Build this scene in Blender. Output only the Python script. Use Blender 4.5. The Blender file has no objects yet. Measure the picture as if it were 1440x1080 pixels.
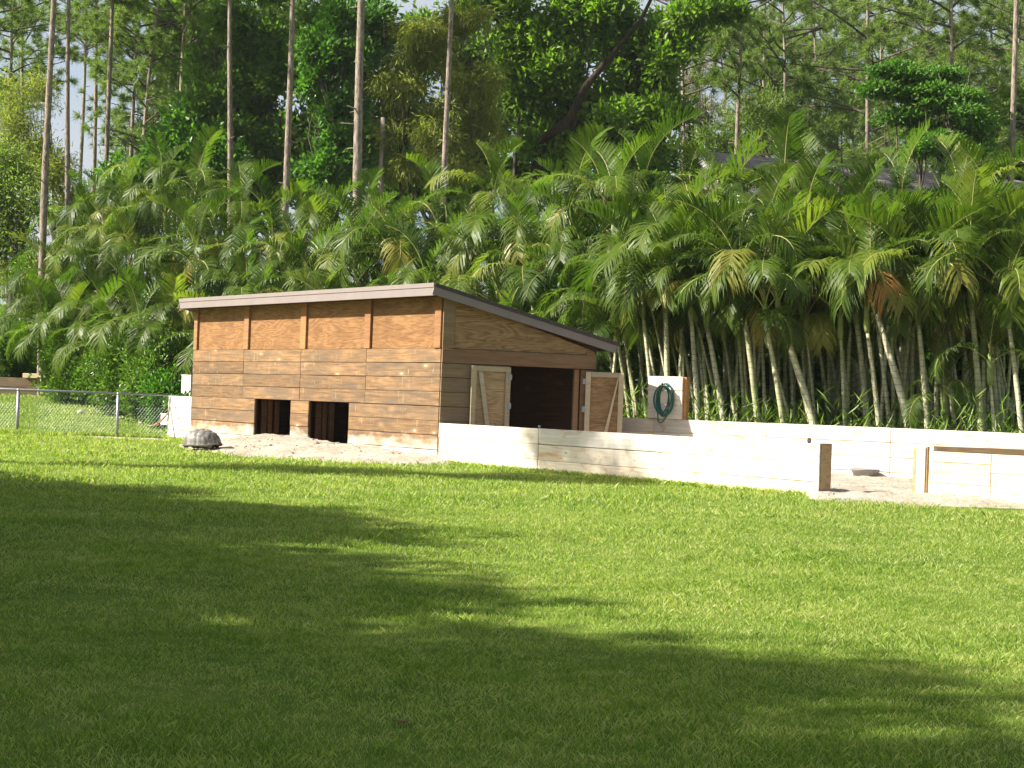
import bpy, bmesh, math, random
import numpy as np
from mathutils import Vector, Matrix, noise
R = math.radians
random.seed(7); rng = np.random.default_rng(7)
S = bpy.context.scene
COL = S.collection

# ------------------------------------------------------------------ camera
CAM = Vector((0, 0, 1.2)); F = 2200.0
PITCH = math.atan(28 / F); ROLL = R(2.12)
_R0 = Vector((1, 0, 0)); _U0 = Vector((0, -math.sin(PITCH), math.cos(PITCH))); FW = Vector((0, math.cos(PITCH), math.sin(PITCH)))
RT = _R0 * math.cos(ROLL) + _U0 * math.sin(ROLL); UP = -_R0 * math.sin(ROLL) + _U0 * math.cos(ROLL)
cd = bpy.data.cameras.new('camera'); cam = bpy.data.objects.new('camera', cd); COL.objects.link(cam)
cd.sensor_fit = 'HORIZONTAL'; cd.sensor_width = 36; cd.lens = 36 * F / 1440; cd.clip_start = .1; cd.clip_end = 2000
mm = Matrix((RT, UP, -FW)).transposed().to_4x4(); mm.translation = CAM
cam.matrix_world = mm; S.camera = cam

# ------------------------------------------------------------------ light
EL = R(38); SUNV = Vector((math.cos(EL) * 1.0, math.cos(EL) * .22, -math.sin(EL))).normalized()   # travel direction
sd = bpy.data.lights.new('sun', 'SUN'); sd.energy = 5.0; sd.angle = R(.55); sd.color = (1, .945, .85)
sun = bpy.data.objects.new('sun', sd); COL.objects.link(sun); sun.rotation_euler = SUNV.to_track_quat('-Z', 'Y').to_euler()
W = bpy.data.worlds.new('World'); S.world = W; W.use_nodes = True
nt = W.node_tree; sky = nt.nodes.new('ShaderNodeTexSky'); sky.sky_type = 'NISHITA'; sky.sun_disc = False
sky.sun_elevation = EL; sky.sun_rotation = math.atan2(-SUNV.x, -SUNV.y)
sky.air_density = 1.0; sky.dust_density = 3; sky.ozone_density = 1.0
bg = nt.nodes['Background']; 
_tc = nt.nodes.new('ShaderNodeTexCoord'); _sp = nt.nodes.new('ShaderNodeSeparateXYZ'); nt.links.new(_tc.outputs['Generated'], _sp.inputs[0])
_mp = nt.nodes.new('ShaderNodeMapping'); _mp.inputs['Scale'].default_value = (1, 1, 2.6); nt.links.new(_tc.outputs['Generated'], _mp.inputs[0])
_nz = nt.nodes.new('ShaderNodeTexNoise'); _nz.inputs['Scale'].default_value = 2.6; _nz.inputs['Detail'].default_value = 6; _nz.inputs['Roughness'].default_value = .55; nt.links.new(_mp.outputs[0], _nz.inputs[0])
_cr = nt.nodes.new('ShaderNodeValToRGB'); _cr.color_ramp.elements[0].position = .36; _cr.color_ramp.elements[1].position = .6; nt.links.new(_nz.outputs['Fac'], _cr.inputs[0])
_hr = nt.nodes.new('ShaderNodeMapRange'); _hr.inputs['From Min'].default_value = .1; _hr.inputs['From Max'].default_value = .75; _hr.inputs['To Min'].default_value = .9; _hr.inputs['To Max'].default_value = .25; nt.links.new(_sp.outputs[2], _hr.inputs['Value'])
_ml = nt.nodes.new('ShaderNodeMath'); _ml.operation = 'MULTIPLY'; nt.links.new(_cr.outputs[0], _ml.inputs[0]); nt.links.new(_hr.outputs[0], _ml.inputs[1])
_mx = nt.nodes.new('ShaderNodeMix'); _mx.data_type = 'RGBA'; nt.links.new(_ml.outputs[0], _mx.inputs[0]); nt.links.new(sky.outputs[0], _mx.inputs[6]); _mx.inputs[7].default_value = (3.6, 3.75, 4.0, 1)
nt.links.new(_mx.outputs[2], bg.inputs[0]); bg.inputs[1].default_value = .072
S.view_settings.view_transform = 'Standard'; S.view_settings.look = 'None'; S.view_settings.gamma = 1
S.view_settings.exposure = 1.42; S.view_settings.use_curve_mapping = False
S.render.engine = 'CYCLES'
S.cycles.max_bounces = 6; S.cycles.diffuse_bounces = 3; S.cycles.transmission_bounces = 4; S.cycles.glossy_bounces = 2

# ------------------------------------------------------------------ point helpers (the camera was solved from the photograph)
def ray(px, py): return FW * F + RT * (px - 720) + UP * (540 - py)
def at(px, py, Y):
    d = ray(px, py); return CAM + d * (Y / d.y)
def hz(px): return 502 + .037 * (px + 1060)
def xat(px, Y): return at(px, hz(px), Y).x
def gy(px, py, z=0.0):
    d = ray(px, py); return CAM + d * ((z - CAM.z) / d.z)
def sm(a, b, x):
    t = min(1, max(0, (x - a) / (b - a))); return t * t * (3 - 2 * t)

# ------------------------------------------------------------------ materials
class NT:
    def __init__(s, name):
        s.m = bpy.data.materials.new(name); s.m.use_nodes = True; s.t = s.m.node_tree; s.t.nodes.clear()
        s.out = s.n('OutputMaterial')
    def n(s, typ, **k):
        x = s.t.nodes.new('ShaderNode' + typ)
        for a, b in k.items():
            if a.startswith('i_'):
                key = a[2:]; key = int(key) if key.isdigit() else key.replace('_', ' ')
                x.inputs[key].default_value = b
            else: setattr(x, a, b)
        return x
    def l(s, a, b): s.t.links.new(a, b)
    def ramp(s, fac, stops, interp='LINEAR'):
        r = s.n('ValToRGB'); r.color_ramp.interpolation = interp; e = r.color_ramp.elements
        while len(e) < len(stops): e.new(.5)
        for q, (p, c) in zip(e, stops):
            q.position = p; q.color = (*c, 1) if len(c) == 3 else c
        s.l(fac, r.inputs[0]); return r.outputs[0]
    def mix(s, fac, a, b, mode='MIX'):
        x = s.n('Mix', data_type='RGBA', blend_type=mode)
        for v, i in ((fac, 0), (a, 6), (b, 7)):
            if hasattr(v, 'is_linked') or hasattr(v, 'links'): s.l(v, x.inputs[i])
            else: x.inputs[i].default_value = v if i == 0 else (*v, 1)
        return x.outputs[2]
    def math(s, op, a, b=0.0, clamp=False):
        x = s.n('Math', operation=op, use_clamp=clamp)
        for v, i in ((a, 0), (b, 1)):
            if hasattr(v, 'links'): s.l(v, x.inputs[i])
            else: x.inputs[i].default_value = v
        return x.outputs[0]
    def noise(s, vec, scale, detail=4, rough=.55, dist=0):
        x = s.n('TexNoise'); x.inputs['Scale'].default_value = scale; x.inputs['Detail'].default_value = detail
        x.inputs['Roughness'].default_value = rough; x.inputs['Distortion'].default_value = dist
        if vec is not None: s.l(vec, x.inputs['Vector'])
        return x.outputs['Fac']
    def mapping(s, vec, scale=(1, 1, 1), loc=None):
        x = s.n('Mapping'); s.l(vec, x.inputs[0]); x.inputs['Scale'].default_value = scale
        if loc is not None: s.l(loc, x.inputs['Location'])
        return x.outputs[0]
    def pr(s, color, rough=.8, bump=None, bstr=.3, bdist=.01, spec=.3, metal=0):
        p = s.n('BsdfPrincipled'); p.inputs['Specular IOR Level'].default_value = spec; p.inputs['Metallic'].default_value = metal
        if hasattr(color, 'links'): s.l(color, p.inputs['Base Color'])
        else: p.inputs['Base Color'].default_value = (*color, 1)
        if hasattr(rough, 'links'): s.l(rough, p.inputs['Roughness'])
        else: p.inputs['Roughness'].default_value = rough
        if bump is not None:
            b = s.n('Bump'); b.inputs['Strength'].default_value = bstr; b.inputs['Distance'].default_value = bdist
            s.l(bump, b.inputs['Height']); s.l(b.outputs[0], p.inputs['Normal'])
        return p.outputs[0]
    def fin(s, sh): s.l(sh, s.out.inputs[0]); return s.m

def wood(name, c0, c1, grey, greyamt=.5, knots=True, pale_foot=None, plain=False, knotc=(.16, .08, .04), big=False, stain=False):
    s = NT(name); tc = s.n('TexCoord'); oi = s.n('ObjectInfo')
    off = s.math('MULTIPLY', oi.outputs['Random'], 37.0)
    cx = s.n('CombineXYZ'); s.l(off, cx.inputs[0]); s.l(off, cx.inputs[2])
    v = s.mapping(tc.outputs['Object'], (1, 1, 1), cx.outputs[0])
    g1 = s.noise(s.mapping(v, (1.6, 8, 22)), 1.0, 5, .6, .6)
    g2 = s.noise(s.mapping(v, (4, 60, 110)), 1.0, 3, .6, .3)
    g = s.math('ADD', s.math('MULTIPLY', g1, .7), s.math('MULTIPLY', g2, .3))
    col = s.ramp(g, [(.3, c0), (.62, c1)])
    blot = s.noise(s.mapping(v, (1.1, 2, 3.0)), 1.0, 4, .6, .8)
    gm = s.ramp(blot, [(.42, (0, 0, 0)), (.66, (1, 1, 1))])
    gm = s.math('MULTIPLY', gm, greyamt)
    col = s.mix(gm, col, grey)
    if stain:
        sn = s.noise(s.mapping(v, (1.6, 2, 3.5)), 1.0, 3, .6, 1.2)
        col = s.mix(s.math('MULTIPLY', s.ramp(sn, [(.56, (0, 0, 0)), (.7, (1, 1, 1))]), .8), col, (.5, .3, .15))
    if big:      # long dark weather streaks and short pale drips
        st = s.noise(s.mapping(v, (.8, 2, 14)), 1.0, 4, .65, .5)
        col = s.mix(s.math('MULTIPLY', s.ramp(st, [(.5, (0, 0, 0)), (.68, (1, 1, 1))]), .55), col, (.10, .065, .042))
        dr = s.noise(s.mapping(v, (16, 2, 2.2)), 1.0, 3, .6, .4)
        col = s.mix(s.math('MULTIPLY', s.ramp(dr, [(.62, (0, 0, 0)), (.72, (1, 1, 1))]), .55), col, (.5, .36, .22))
    # board to board tone
    tone = s.ramp(oi.outputs['Random'], [(0, (.76, .73, .70)), (.25, (1.0, .95, .9)), (.5, (.86, .86, .86)), (.75, (1.15, 1.06, .94)), (1, (.8, .77, .72))])
    col = s.mix(1.0, col, tone, 'MULTIPLY')
    if knots:
        vo = s.n('TexVoronoi', feature='F1'); vo.inputs['Scale'].default_value = 1
        s.l(s.mapping(v, (1.9, .01, 4.2)), vo.inputs['Vector'])
        sel = s.math('LESS_THAN', vo.outputs['Distance'], .5)
        wn = s.n('TexWhiteNoise'); s.l(vo.outputs['Color'], wn.inputs[0])
        has = s.math('GREATER_THAN', wn.outputs['Value'], .45)
        k = s.ramp(vo.outputs['Distance'], [(0, (1, 1, 1)), (.055, (.8, .8, .8)), (.11, (0, 0, 0))])
        halo = s.ramp(vo.outputs['Distance'], [(0, (1, 1, 1)), (.32, (0, 0, 0))])
        col = s.mix(s.math('MULTIPLY', s.math('MULTIPLY', halo, has), .55), col, tuple(min(1, x * 1.25) for x in c1))
        col = s.mix(s.math('MULTIPLY', s.math('MULTIPLY', k, has), .75), col, knotc)
    if pale_foot is not None:
        ge = s.n('NewGeometry'); sp = s.n('SeparateXYZ'); s.l(ge.outputs['Position'], sp.inputs[0])
        nn = s.noise(s.mapping(ge.outputs['Position'], (2.2, 2.2, 5)), 1.0, 4, .6)
        h = s.math('SUBTRACT', s.math('ADD', pale_foot[1], s.math('MULTIPLY', s.math('SUBTRACT', nn, .5), .7)), sp.outputs[2])
        h = s.math('MULTIPLY', h, 2.0, True)
        col = s.mix(s.math('MULTIPLY', h, .93), col, pale_foot[0])
    return s.fin(s.pr(col, .82, g, .35, .006, .2))

def plywood(name, c0, c1, c2):
    s = NT(name); tc = s.n('TexCoord'); oi = s.n('ObjectInfo')
    off = s.math('MULTIPLY', oi.outputs['Random'], 23.0); cx = s.n('CombineXYZ'); s.l(off, cx.inputs[0]); s.l(off, cx.inputs[2])
    v = s.mapping(tc.outputs['Object'], (1, 1, 1), cx.outputs[0])
    big = s.noise(s.mapping(v, (.55, 1, 2.6)), 1.3, 1.5, .5, .8)
    w = s.math('SINE', s.math('MULTIPLY', big, 62.0))
    g2 = s.noise(s.mapping(v, (5, 50, 60)), 1.0, 3, .6)
    w = s.math('ADD', s.math('MULTIPLY', w, .11), g2)
    col = s.ramp(w, [(.25, c0), (.55, c1), (.8, c2)])
    st = s.noise(s.mapping(v, (1.2, 1, 1.2)), 1.0, 4, .6)
    col = s.mix(s.math('MULTIPLY', s.ramp(st, [(.45, (0, 0, 0)), (.7, (1, 1, 1))]), .45), col, tuple(x * .62 for x in c0))
    return s.fin(s.pr(col, .75, w, .15, .004, .25))

def leafmat(name, a, b, c=None, trans=.35, rough=.42, tcol=None, per='island', spec=.35, sc=.5):
    s = NT(name); ge = s.n('NewGeometry')
    if per == 'island': rnd = ge.outputs['Random Per Island']
    else:
        oi = s.n('ObjectInfo'); rnd = oi.outputs['Random']
    nz = s.noise(ge.outputs['Position'], sc, 2)
    f = s.math('ADD', s.math('MULTIPLY', rnd, .55), s.math('MULTIPLY', nz, .5))
    stops = [(.15, a), (.7, b)] + ([(.95, c)] if c else [])
    col = s.ramp(f, stops)
    p = s.pr(col, rough, spec=spec)
    t = s.n('BsdfTranslucent')
    tc = s.mix(1.0, col, tcol or (1.5, 1.9, .7), 'MULTIPLY'); s.l(tc, t.inputs[0])
    mx = s.n('MixShader'); mx.inputs[0].default_value = trans; s.l(p, mx.inputs[1]); s.l(t.outputs[0], mx.inputs[2])
    return s.fin(mx.outputs[0])

def simple(name, col, rough=.7, var=.15, scale=8, spec=.3, metal=0, bstr=.2, bdist=.01):
    s = NT(name); tc = s.n('TexCoord'); n = s.noise(tc.outputs['Object'], scale, 4, .6)
    lo = tuple(x * (1 - var) for x in col); hi = tuple(min(1, x * (1 + var)) for x in col)
    return s.fin(s.pr(s.ramp(n, [(.3, lo), (.7, hi)]), rough, n, bstr, bdist, spec, metal))

def barkmat(name, a, b, vs=(5, 5, .9)):
    s = NT(name); tc = s.n('TexCoord'); v = s.mapping(tc.outputs['Object'], vs)
    n = s.noise(v, 2.4, 6, .75, .8); n2 = s.noise(tc.outputs['Object'], .7, 3)
    col = s.ramp(n, [(.42, a), (.56, b)]); col = s.mix(s.math('MULTIPLY', n2, .5), col, tuple(x * .7 for x in b))
    return s.fin(s.pr(col, .95, n, .8, .04, .1))

def ringmat(name, a, b, ring):
    s = NT(name); tc = s.n('TexCoord'); sp = s.n('SeparateXYZ'); s.l(tc.outputs['Object'], sp.inputs[0]); oi = s.n('ObjectInfo')
    n = s.noise(tc.outputs['Object'], 6, 3); 
    z = s.math('ADD', s.math('MULTIPLY', sp.outputs[2], 8.0), s.math('MULTIPLY', n, .35))
    fr = s.math('FRACT', z); band = s.ramp(fr, [(0, (1, 1, 1)), (.13, (1, 1, 1)), (.2, (0, 0, 0))])
    mixc = s.mix(s.math('MULTIPLY', oi.outputs['Random'], .9), a, b)
    mot = s.ramp(s.noise(s.mapping(tc.outputs['Object'], (9, 9, 2)), 1.5, 4), [(.35, (.55, .56, .5)), (.6, (1, 1, 1))])
    col = s.mix(1.0, mixc, mot, 'MULTIPLY'); col = s.mix(s.math('MULTIPLY', band, .7), col, ring)
    return s.fin(s.pr(col, .6, fr, .2, .01, .3))

M = {}
M['shed_board'] = wood('stained_board', (.085, .05, .026), (.295, .183, .094), (.135, .102, .072), .85, pale_foot=((.82, .74, .62), .5), knotc=(.78, .6, .38), big=True)
M['side_board'] = wood('weathered_side_board', (.17, .11, .06), (.30, .21, .125), (.24, .2, .15), .55, knotc=(.07, .045, .03))
M['post'] = wood('stained_post', (.17, .08, .035), (.38, .19, .085), (.25, .17, .11), .3, knots=False)
M['ply'] = plywood('orange_plywood', (.14, .064, .022), (.235, .118, .044), (.30, .165, .068))
M['ply_side'] = plywood('side_plywood', (.16, .085, .038), (.30, .185, .085), (.40, .25, .12))
M['header'] = wood('header_wood', (.16, .085, .045), (.27, .16, .09), (.19, .14, .1), .5)
M['door_frame'] = wood('door_frame_wood', (.38, .30, .2), (.52, .44, .31), (.42, .38, .3), .4)
M['door_panel'] = plywood('door_plywood', (.26, .16, .08), (.42, .28, .14), (.5, .35, .19))
M['white'] = wood('bleached_board', (.48, .43, .35), (.76, .72, .64), (.58, .56, .53), .75, knotc=(.28, .15, .08), stain=True, pale_foot=((.5, .41, .3), .02))
M['yellow'] = wood('fresh_pine_board', (.62, .44, .26), (.86, .74, .56), (.8, .74, .64), .5, knotc=(.3, .16, .09))
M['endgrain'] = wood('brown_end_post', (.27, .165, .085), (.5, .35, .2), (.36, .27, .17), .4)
M['inner'] = wood('shade_dark_inner_wood', (.045, .022, .011), (.12, .06, .028), (.07, .045, .03), .3)  # wood colour darkened to stand for the shade inside the shed
M['orange_post'] = wood('orange_edge_wood', (.36, .16, .05), (.6, .3, .11), (.4, .25, .14), .3, knots=False)
M['fascia'] = simple('painted_fascia', (.205, .168, .155), .55, .06, 3, .35, bstr=.05)
M['roof'] = simple('roof_felt', (.07, .055, .05), .95, .4, 30)
M['steel'] = simple('galvanised_steel', (.3, .31, .33), .45, .15, 12, .5, .55)
M['steel_dark'] = simple('dull_rod', (.16, .15, .14), .6, .2, 12, .4, .5)
M['bowl'] = simple('rubber_bowl', (.33, .31, .30), .6, .12, 10)
M['bowl_in'] = simple('rubber_bowl_inner', (.24, .225, .22), .6, .12, 10)
M['rust'] = simple('rusty_stick', (.33, .13, .06), .7, .3, 10)
M['cone'] = simple('brown_cone', (.10, .055, .045), .8, .4, 60)
M['stone'] = simple('stone', (.42, .36, .28), .9, .3, 12, bstr=.6, bdist=.02)
M['paint_white'] = simple('white_paint', (.82, .8, .76), .6, .05, 3)
M['eave_blue'] = simple('pale_blue_fascia', (.5, .6, .62), .6, .08, 3)
M['tile'] = simple('brown_roof_tile', (.13, .085, .06), .85, .35, 5)
M['shingle'] = simple('grey_shingle', (.16, .14, .13), .9, .3, 3)
M['wallpaint'] = simple('house_wall', (.62, .58, .5), .8, .08, 2)
M['sleeper'] = wood('old_sleeper', (.14, .09, .05), (.27, .19, .12), (.2, .17, .13), .5)
M['hosemat'] = simple('green_hose', (.012, .10, .082), .32, .15, 4, .55)
M['hook'] = simple('iron_hook', (.05, .05, .05), .5, .1)

# ------------------------------------------------------------------ object helpers
WM = {}
def tag(o, label=None, cat=None, group=None, kind=None):
    if label: o['label'] = label
    if cat: o['category'] = cat
    if group: o['group'] = group
    if kind: o['kind'] = kind
    return o
def put(o, mw, parent=None):
    COL.objects.link(o); WM[o] = mw
    if parent is not None:
        o.parent = parent; o.matrix_local = WM[parent].inverted() @ mw
    else: o.matrix_world = mw
    return o
def empty(name, loc, label=None, cat=None, group=None, rz=0):
    o = bpy.data.objects.new(name, None); o.empty_display_size = .2
    return tag(put(o, Matrix.Translation(loc) @ Matrix.Rotation(rz, 4, 'Z')), label, cat, group)
def mesh(name, V, Fc, mat, smooth=False):
    me = bpy.data.meshes.new(name); me.from_pydata([tuple(v) for v in V], [], Fc)
    for m_ in (mat if isinstance(mat, (list, tuple)) else [mat]): me.materials.append(m_)
    if smooth: me.shade_smooth()
    me.update(); return me
def npmesh(name, V, tris, mat, smooth=False):
    me = bpy.data.meshes.new(name); V = np.asarray(V, np.float32); tris = np.asarray(tris, np.int32)
    me.vertices.add(len(V)); me.vertices.foreach_set('co', V.ravel())
    me.loops.add(tris.size); me.loops.foreach_set('vertex_index', tris.ravel())
    me.polygons.add(len(tris)); me.polygons.foreach_set('loop_start', np.arange(0, tris.size, tris.shape[1], dtype=np.int32))
    me.polygons.foreach_set('loop_total', np.full(len(tris), tris.shape[1], np.int32))
    me.materials.append(mat); me.update(calc_edges=True)
    if smooth: me.shade_smooth()
    return me
def obj(name, me, parent=None, mw=None, loc=None):
    return put(bpy.data.objects.new(name, me), mw if mw is not None else Matrix.Translation(loc or (0, 0, 0)), parent)
def frame(o, ex, up=Vector((0, 0, 1))):
    ex = Vector(ex).normalized(); ez = (up - ex * up.dot(ex)).normalized(); ey = ez.cross(ex)
    m = Matrix((ex, ey, ez)).transposed().to_4x4(); m.translation = Vector(o); return m
_bc = {}
def boxmesh(L, H, T, mat, bev=.006):
    key = (round(L, 3), round(H, 3), round(T, 3), mat.name)
    if key in _bc: return _bc[key]
    bm = bmesh.new(); bmesh.ops.create_cube(bm, size=1)
    for v in bm.verts: v.co = Vector(((v.co.x + .5) * L, v.co.y * T, (v.co.z + .5) * H))
    bmesh.ops.bevel(bm, geom=bm.edges[:], offset=min(bev, H * .2, T * .2, L * .2), segments=1, affect='EDGES')
    me = bpy.data.meshes.new('board'); bm.to_mesh(me); bm.free(); me.materials.append(mat); _bc[key] = me; return me
_jr = random.Random(4)
def box(name, o, ex, L, H, T, mat, parent=None, up=Vector((0, 0, 1))):
    """starts at o, runs L along ex, H up, T thick, centred on its thickness"""
    fm = frame(o, ex, up)
    if name == 'plank' and L > .5: fm = fm @ Matrix.Translation((0, _jr.uniform(-.003, .003), _jr.uniform(-.002, .002))) @ Matrix.Rotation(_jr.uniform(-.0022, .0022) * 2.4 / L, 4, 'Y')
    return obj(name, boxmesh(L, H, T, M[mat] if isinstance(mat, str) else mat), parent, fm)
def prism(name, pts, o, ex, T, mat, parent):
    n = len(pts); V = [(x, -T / 2, z) for x, z in pts] + [(x, T / 2, z) for x, z in pts]
    Fc = [tuple(range(n)), tuple(range(2 * n - 1, n - 1, -1))] + [(i + n, (i + 1) % n + n, (i + 1) % n, i) for i in range(n)]
    return obj(name, mesh(name, V, Fc, M[mat]), parent, frame(o, ex))
def tube(P, rad, n=8, closed=False, cap=True):
    """vertices and quads of a tube through P; rad number or list"""
    P = [Vector(p) for p in P]; k = len(P); rad = rad if isinstance(rad, (list, tuple)) else [rad] * k
    V = []; Fc = []; ref = Vector((0, 0, 1))
    for i, p in enumerate(P):
        t = (P[(i + 1) % k] - P[i - 1]) if closed else (P[min(i + 1, k - 1)] - P[max(i - 1, 0)])
        t.normalize()
        if abs(t.dot(ref)) > .9: ref = Vector((1, 0, 0)) if abs(t.x) < .9 else Vector((0, 1, 0))
        u = (ref - t * ref.dot(t)).normalized(); w = t.cross(u); ref = u
        for j in range(n):
            a = 2 * math.pi * j / n; V.append(p + (u * math.cos(a) + w * math.sin(a)) * rad[i])
    for i in range(k if closed else k - 1):
        for j in range(n):
            a = i * n + j; b = i * n + (j + 1) % n; c = ((i + 1) % k) * n + (j + 1) % n; d = ((i + 1) % k) * n + j
            Fc.append((a, b, c, d))
    if cap and not closed: Fc += [tuple(range(n - 1, -1, -1)), tuple(range((k - 1) * n, k * n))]
    return V, Fc
class MB:
    def __init__(s): s.V = []; s.F = []
    def add(s, V, Fc):
        o = len(s.V); s.V += list(V); s.F += [tuple(i + o for i in f) for f in Fc]; return s
    def tube(s, P, r, n=8, closed=False): return s.add(*tube(P, r, n, closed))
    def obj(s, name, mat, parent=None, mw=None, smooth=True):
        mat = M[mat] if isinstance(mat, str) else mat
        return obj(name, mesh(name, s.V, s.F, mat, smooth), parent, mw)

# ------------------------------------------------------------------ plan of the place
YC = 30.0; YA = 37.9; YB = 31.0
C2 = Vector((xat(617.5, YC), YC, 0)); A2 = Vector((xat(269.8, YA), YA, 0)); B2 = Vector((xat(833.6, YB), YB, 0))
E = (C2 - A2).normalized(); LF = (C2 - A2).length           # E runs along the front, left to right
N = Vector((E.y, -E.x, 0)); N = N if N.y < 0 else -N          # outward normal of the front
G = (B2 - C2).normalized(); LS = (B2 - C2).length; D2 = A2 + (B2 - C2)
GN = Vector((G.y, -G.x, 0)); GN = GN if GN.y < 0 else -GN
def tf(px):                                                   # distance along the front line (from A) seen at this column
    d = ray(px, hz(px)); k = d.x / d.y                          # x = k*y
    return (k * A2.y - A2.x) / (E.x - k * E.y)
def FP(t, d=0, z=0): return A2 + E * t + N * d + Vector((0, 0, z))
TP = tf(1150)                                                 # end post of the long wall
ZT = 2.22; BH = .28
FW0 = Vector((xat(905, 31.75), 31.75, 0)); FW1 = Vector((xat(1440, 27.8), 27.8, 0)); FE = (FW1 - FW0).normalized()
def td(x, y):
    v = Vector((x, y, 0)) - A2; return v.dot(E), v.dot(N)

def lawn_h(x, y):
    h = .025 * noise.noise(Vector((x * .35, y * .35, 0))) + .012 * noise.noise(Vector((x * 1.3, y * 1.3, 3)))
    if y > 39.3: h += .85 * sm(39.3, 51, y) * sm(-7.3, -9.5, x)
    return h
def dirt_m(x, y):
    """>0 where bare sand shows; value is the height above the lawn"""
    t, d = td(x, y); n1 = noise.noise(Vector((x * .9, y * .9, 7))); n2 = noise.noise(Vector((x * 3.1, y * 3.1, 2)))
    m = -1.0
    # mound in front of the two openings
    w = 2.75 * (1 - ((t - 6.2) / 5.6) ** 2)
    if -3.2 < d < 4 and 0 < t < LF + .6:
        edge = w + .35 * n1 + .18 * n2 - d
        if d < .0 : edge = 1.0
        hump = .16 + .17 * math.exp(-((t - 4.9) / 1.5) ** 2) + .06 * math.exp(-((t - 7.6) / 1.2) ** 2) if True else 0
        prof = sm(0, 2.0, edge) * hump * (1.0 if d > 0 else 1.0 - .5 * sm(0, -2, d))
        mm_ = min(edge * .3, prof) if edge > 0 else edge * .2
        m = max(m, min(prof + .012, .4) if edge > 0 else edge * .2)
    # pen
    if x > 4.35: e = y - 21.75 + .25 * n1 + .1 * n2
    else: e = -d - .04 if t > LF - .2 else -1
    if t > LF - .5 and e > 0: m = max(m, .09 * sm(0, 1.2, e) + .012)
    elif t > LF - .5: m = max(m, e * .3)
    # strip under chain fence
    if -14 < x < -7.5 and 37.9 < y < 39.6:
        e = .28 * sm(-12, -9.5, x) + .14 * n1 - abs(y - 38.6 - .1 * n2); m = max(m, .03 if e > 0 else max(e, -.2))
    return m

# ------------------------------------------------------------------ ground
def axis(lo, hi, fine0, fine1, step, grow=1.25):
    a = list(np.arange(fine0, fine1 + step / 2, step)); s_ = step; x = fine1
    while x < hi: s_ *= grow; x += s_; a.append(x)
    s_ = step; x = fine0; pre = []
    while x > lo: s_ *= grow; x -= s_; pre.append(x)
    return pre[::-1] + a
def lawn_mat():
    s = NT('lawn_soil'); ge = s.n('NewGeometry'); P = ge.outputs['Position']
    n1 = s.noise(P, .45, 4, .6); n2 = s.noise(P, 9, 4, .7); n3 = s.noise(P, 60, 3, .7)
    f = s.math('ADD', s.math('MULTIPLY', n1, .45), s.math('ADD', s.math('MULTIPLY', n2, .35), s.math('MULTIPLY', n3, .2)))
    col = s.ramp(f, [(.36, (.05, .085, .01)), (.48, (.09, .15, .016)), (.58, (.16, .2, .035)), (.68, (.24, .2, .09))])
    return s.fin(s.pr(col, .95, n3, .6, .03, .1))
M['lawn'] = lawn_mat()
xs = axis(-320, 320, -16, 12, .4); ys = axis(-60, 620, 2, 54, .4)
V = [(x, y, lawn_h(x, y)) for y in ys for x in xs]; nx = len(xs)
Fc = [(j * nx + i, j * nx + i + 1, (j + 1) * nx + i + 1, (j + 1) * nx + i) for j in range(len(ys) - 1) for i in range(nx - 1)]
tag(obj('lawn', mesh('lawn', V, Fc, M['lawn'], True)), 'wide green lawn in front of the shed and pen', kind='structure')
def sand_mat():
    s = NT('pale_sand'); ge = s.n('NewGeometry'); P = ge.outputs['Position']
    n1 = s.noise(P, 1.4, 4, .6); n2 = s.noise(P, 14, 5, .75); n3 = s.noise(P, 70, 3, .7)
    f = s.math('ADD', s.math('MULTIPLY', n1, .3), s.math('ADD', s.math('MULTIPLY', n2, .45), s.math('MULTIPLY', n3, .25)))
    col = s.ramp(f, [(.36, (.22, .17, .11)), (.47, (.46, .40, .31)), (.6, (.66, .6, .5))])
    return s.fin(s.pr(col, .97, s.math('ADD', n2, n3), .9, .05, .1))
M['sand'] = sand_mat()
def sheet(name, x0, x1, y0, y1, st, label):
    xs = np.arange(x0, x1, st); ys = np.arange(y0, y1, st); V = []; ok = {}
    for j, y in enumerate(ys):
        for i, x in enumerate(xs):
            m = dirt_m(x, y); z = lawn_h(x, y) + max(m, -.12)
            if m > 0: z += .04 * noise.noise(Vector((x * 3, y * 3, 1))) * min(1, m * 12) + .03 * noise.noise(Vector((x * 9, y * 9, 1)))
            ok[(i, j)] = m > -.11; V.append((x, y, z))
    nx = len(xs); Fc = []
    for j in range(len(ys) - 1):
        for i in range(nx - 1):
            if ok[(i, j)] or ok[(i + 1, j + 1)] or ok[(i + 1, j)] or ok[(i, j + 1)]:
                Fc.append((j * nx + i, j * nx + i + 1, (j + 1) * nx + i + 1, (j + 1) * nx + i))
    return tag(obj(name, mesh(name, V, Fc, M['sand'], True)), label, kind='structure')
sheet('sand_ground', -14, 11, 21, 40.5, .09, 'pale churned sand by the shed and inside the pen')

# ------------------------------------------------------------------ shed
shed = empty('shed', C2, 'brown wooden shed with a sloping roof and two low openings in its front', 'shed')
PT = .045
def row_pieces(k):
    """pieces (t0,t1) of board row k on the front"""
    j1, j2, j3 = tf(341), tf(421), tf(513)
    o1a, o1b, o2a, o2b = tf(359), tf(409.5), tf(435), tf(491)
    if k < 4:
        w = [0, .0, .0, .0][k]; return [(0, j1), (j1, j2), (j2, j3), (j3, LF)]
    return [(0, o1a), (o1b, o2a), (o2b, LF)]
for k in range(9):
    for t0, t1 in row_pieces(k):
        j = random.uniform(-.004, .006)
        box('plank', FP(t0 + .004, -PT / 2 + j + .004, ZT - BH * (k + 1) + .004), E, t1 - t0 - .008, BH - .009, PT, 'shed_board', shed)
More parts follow.
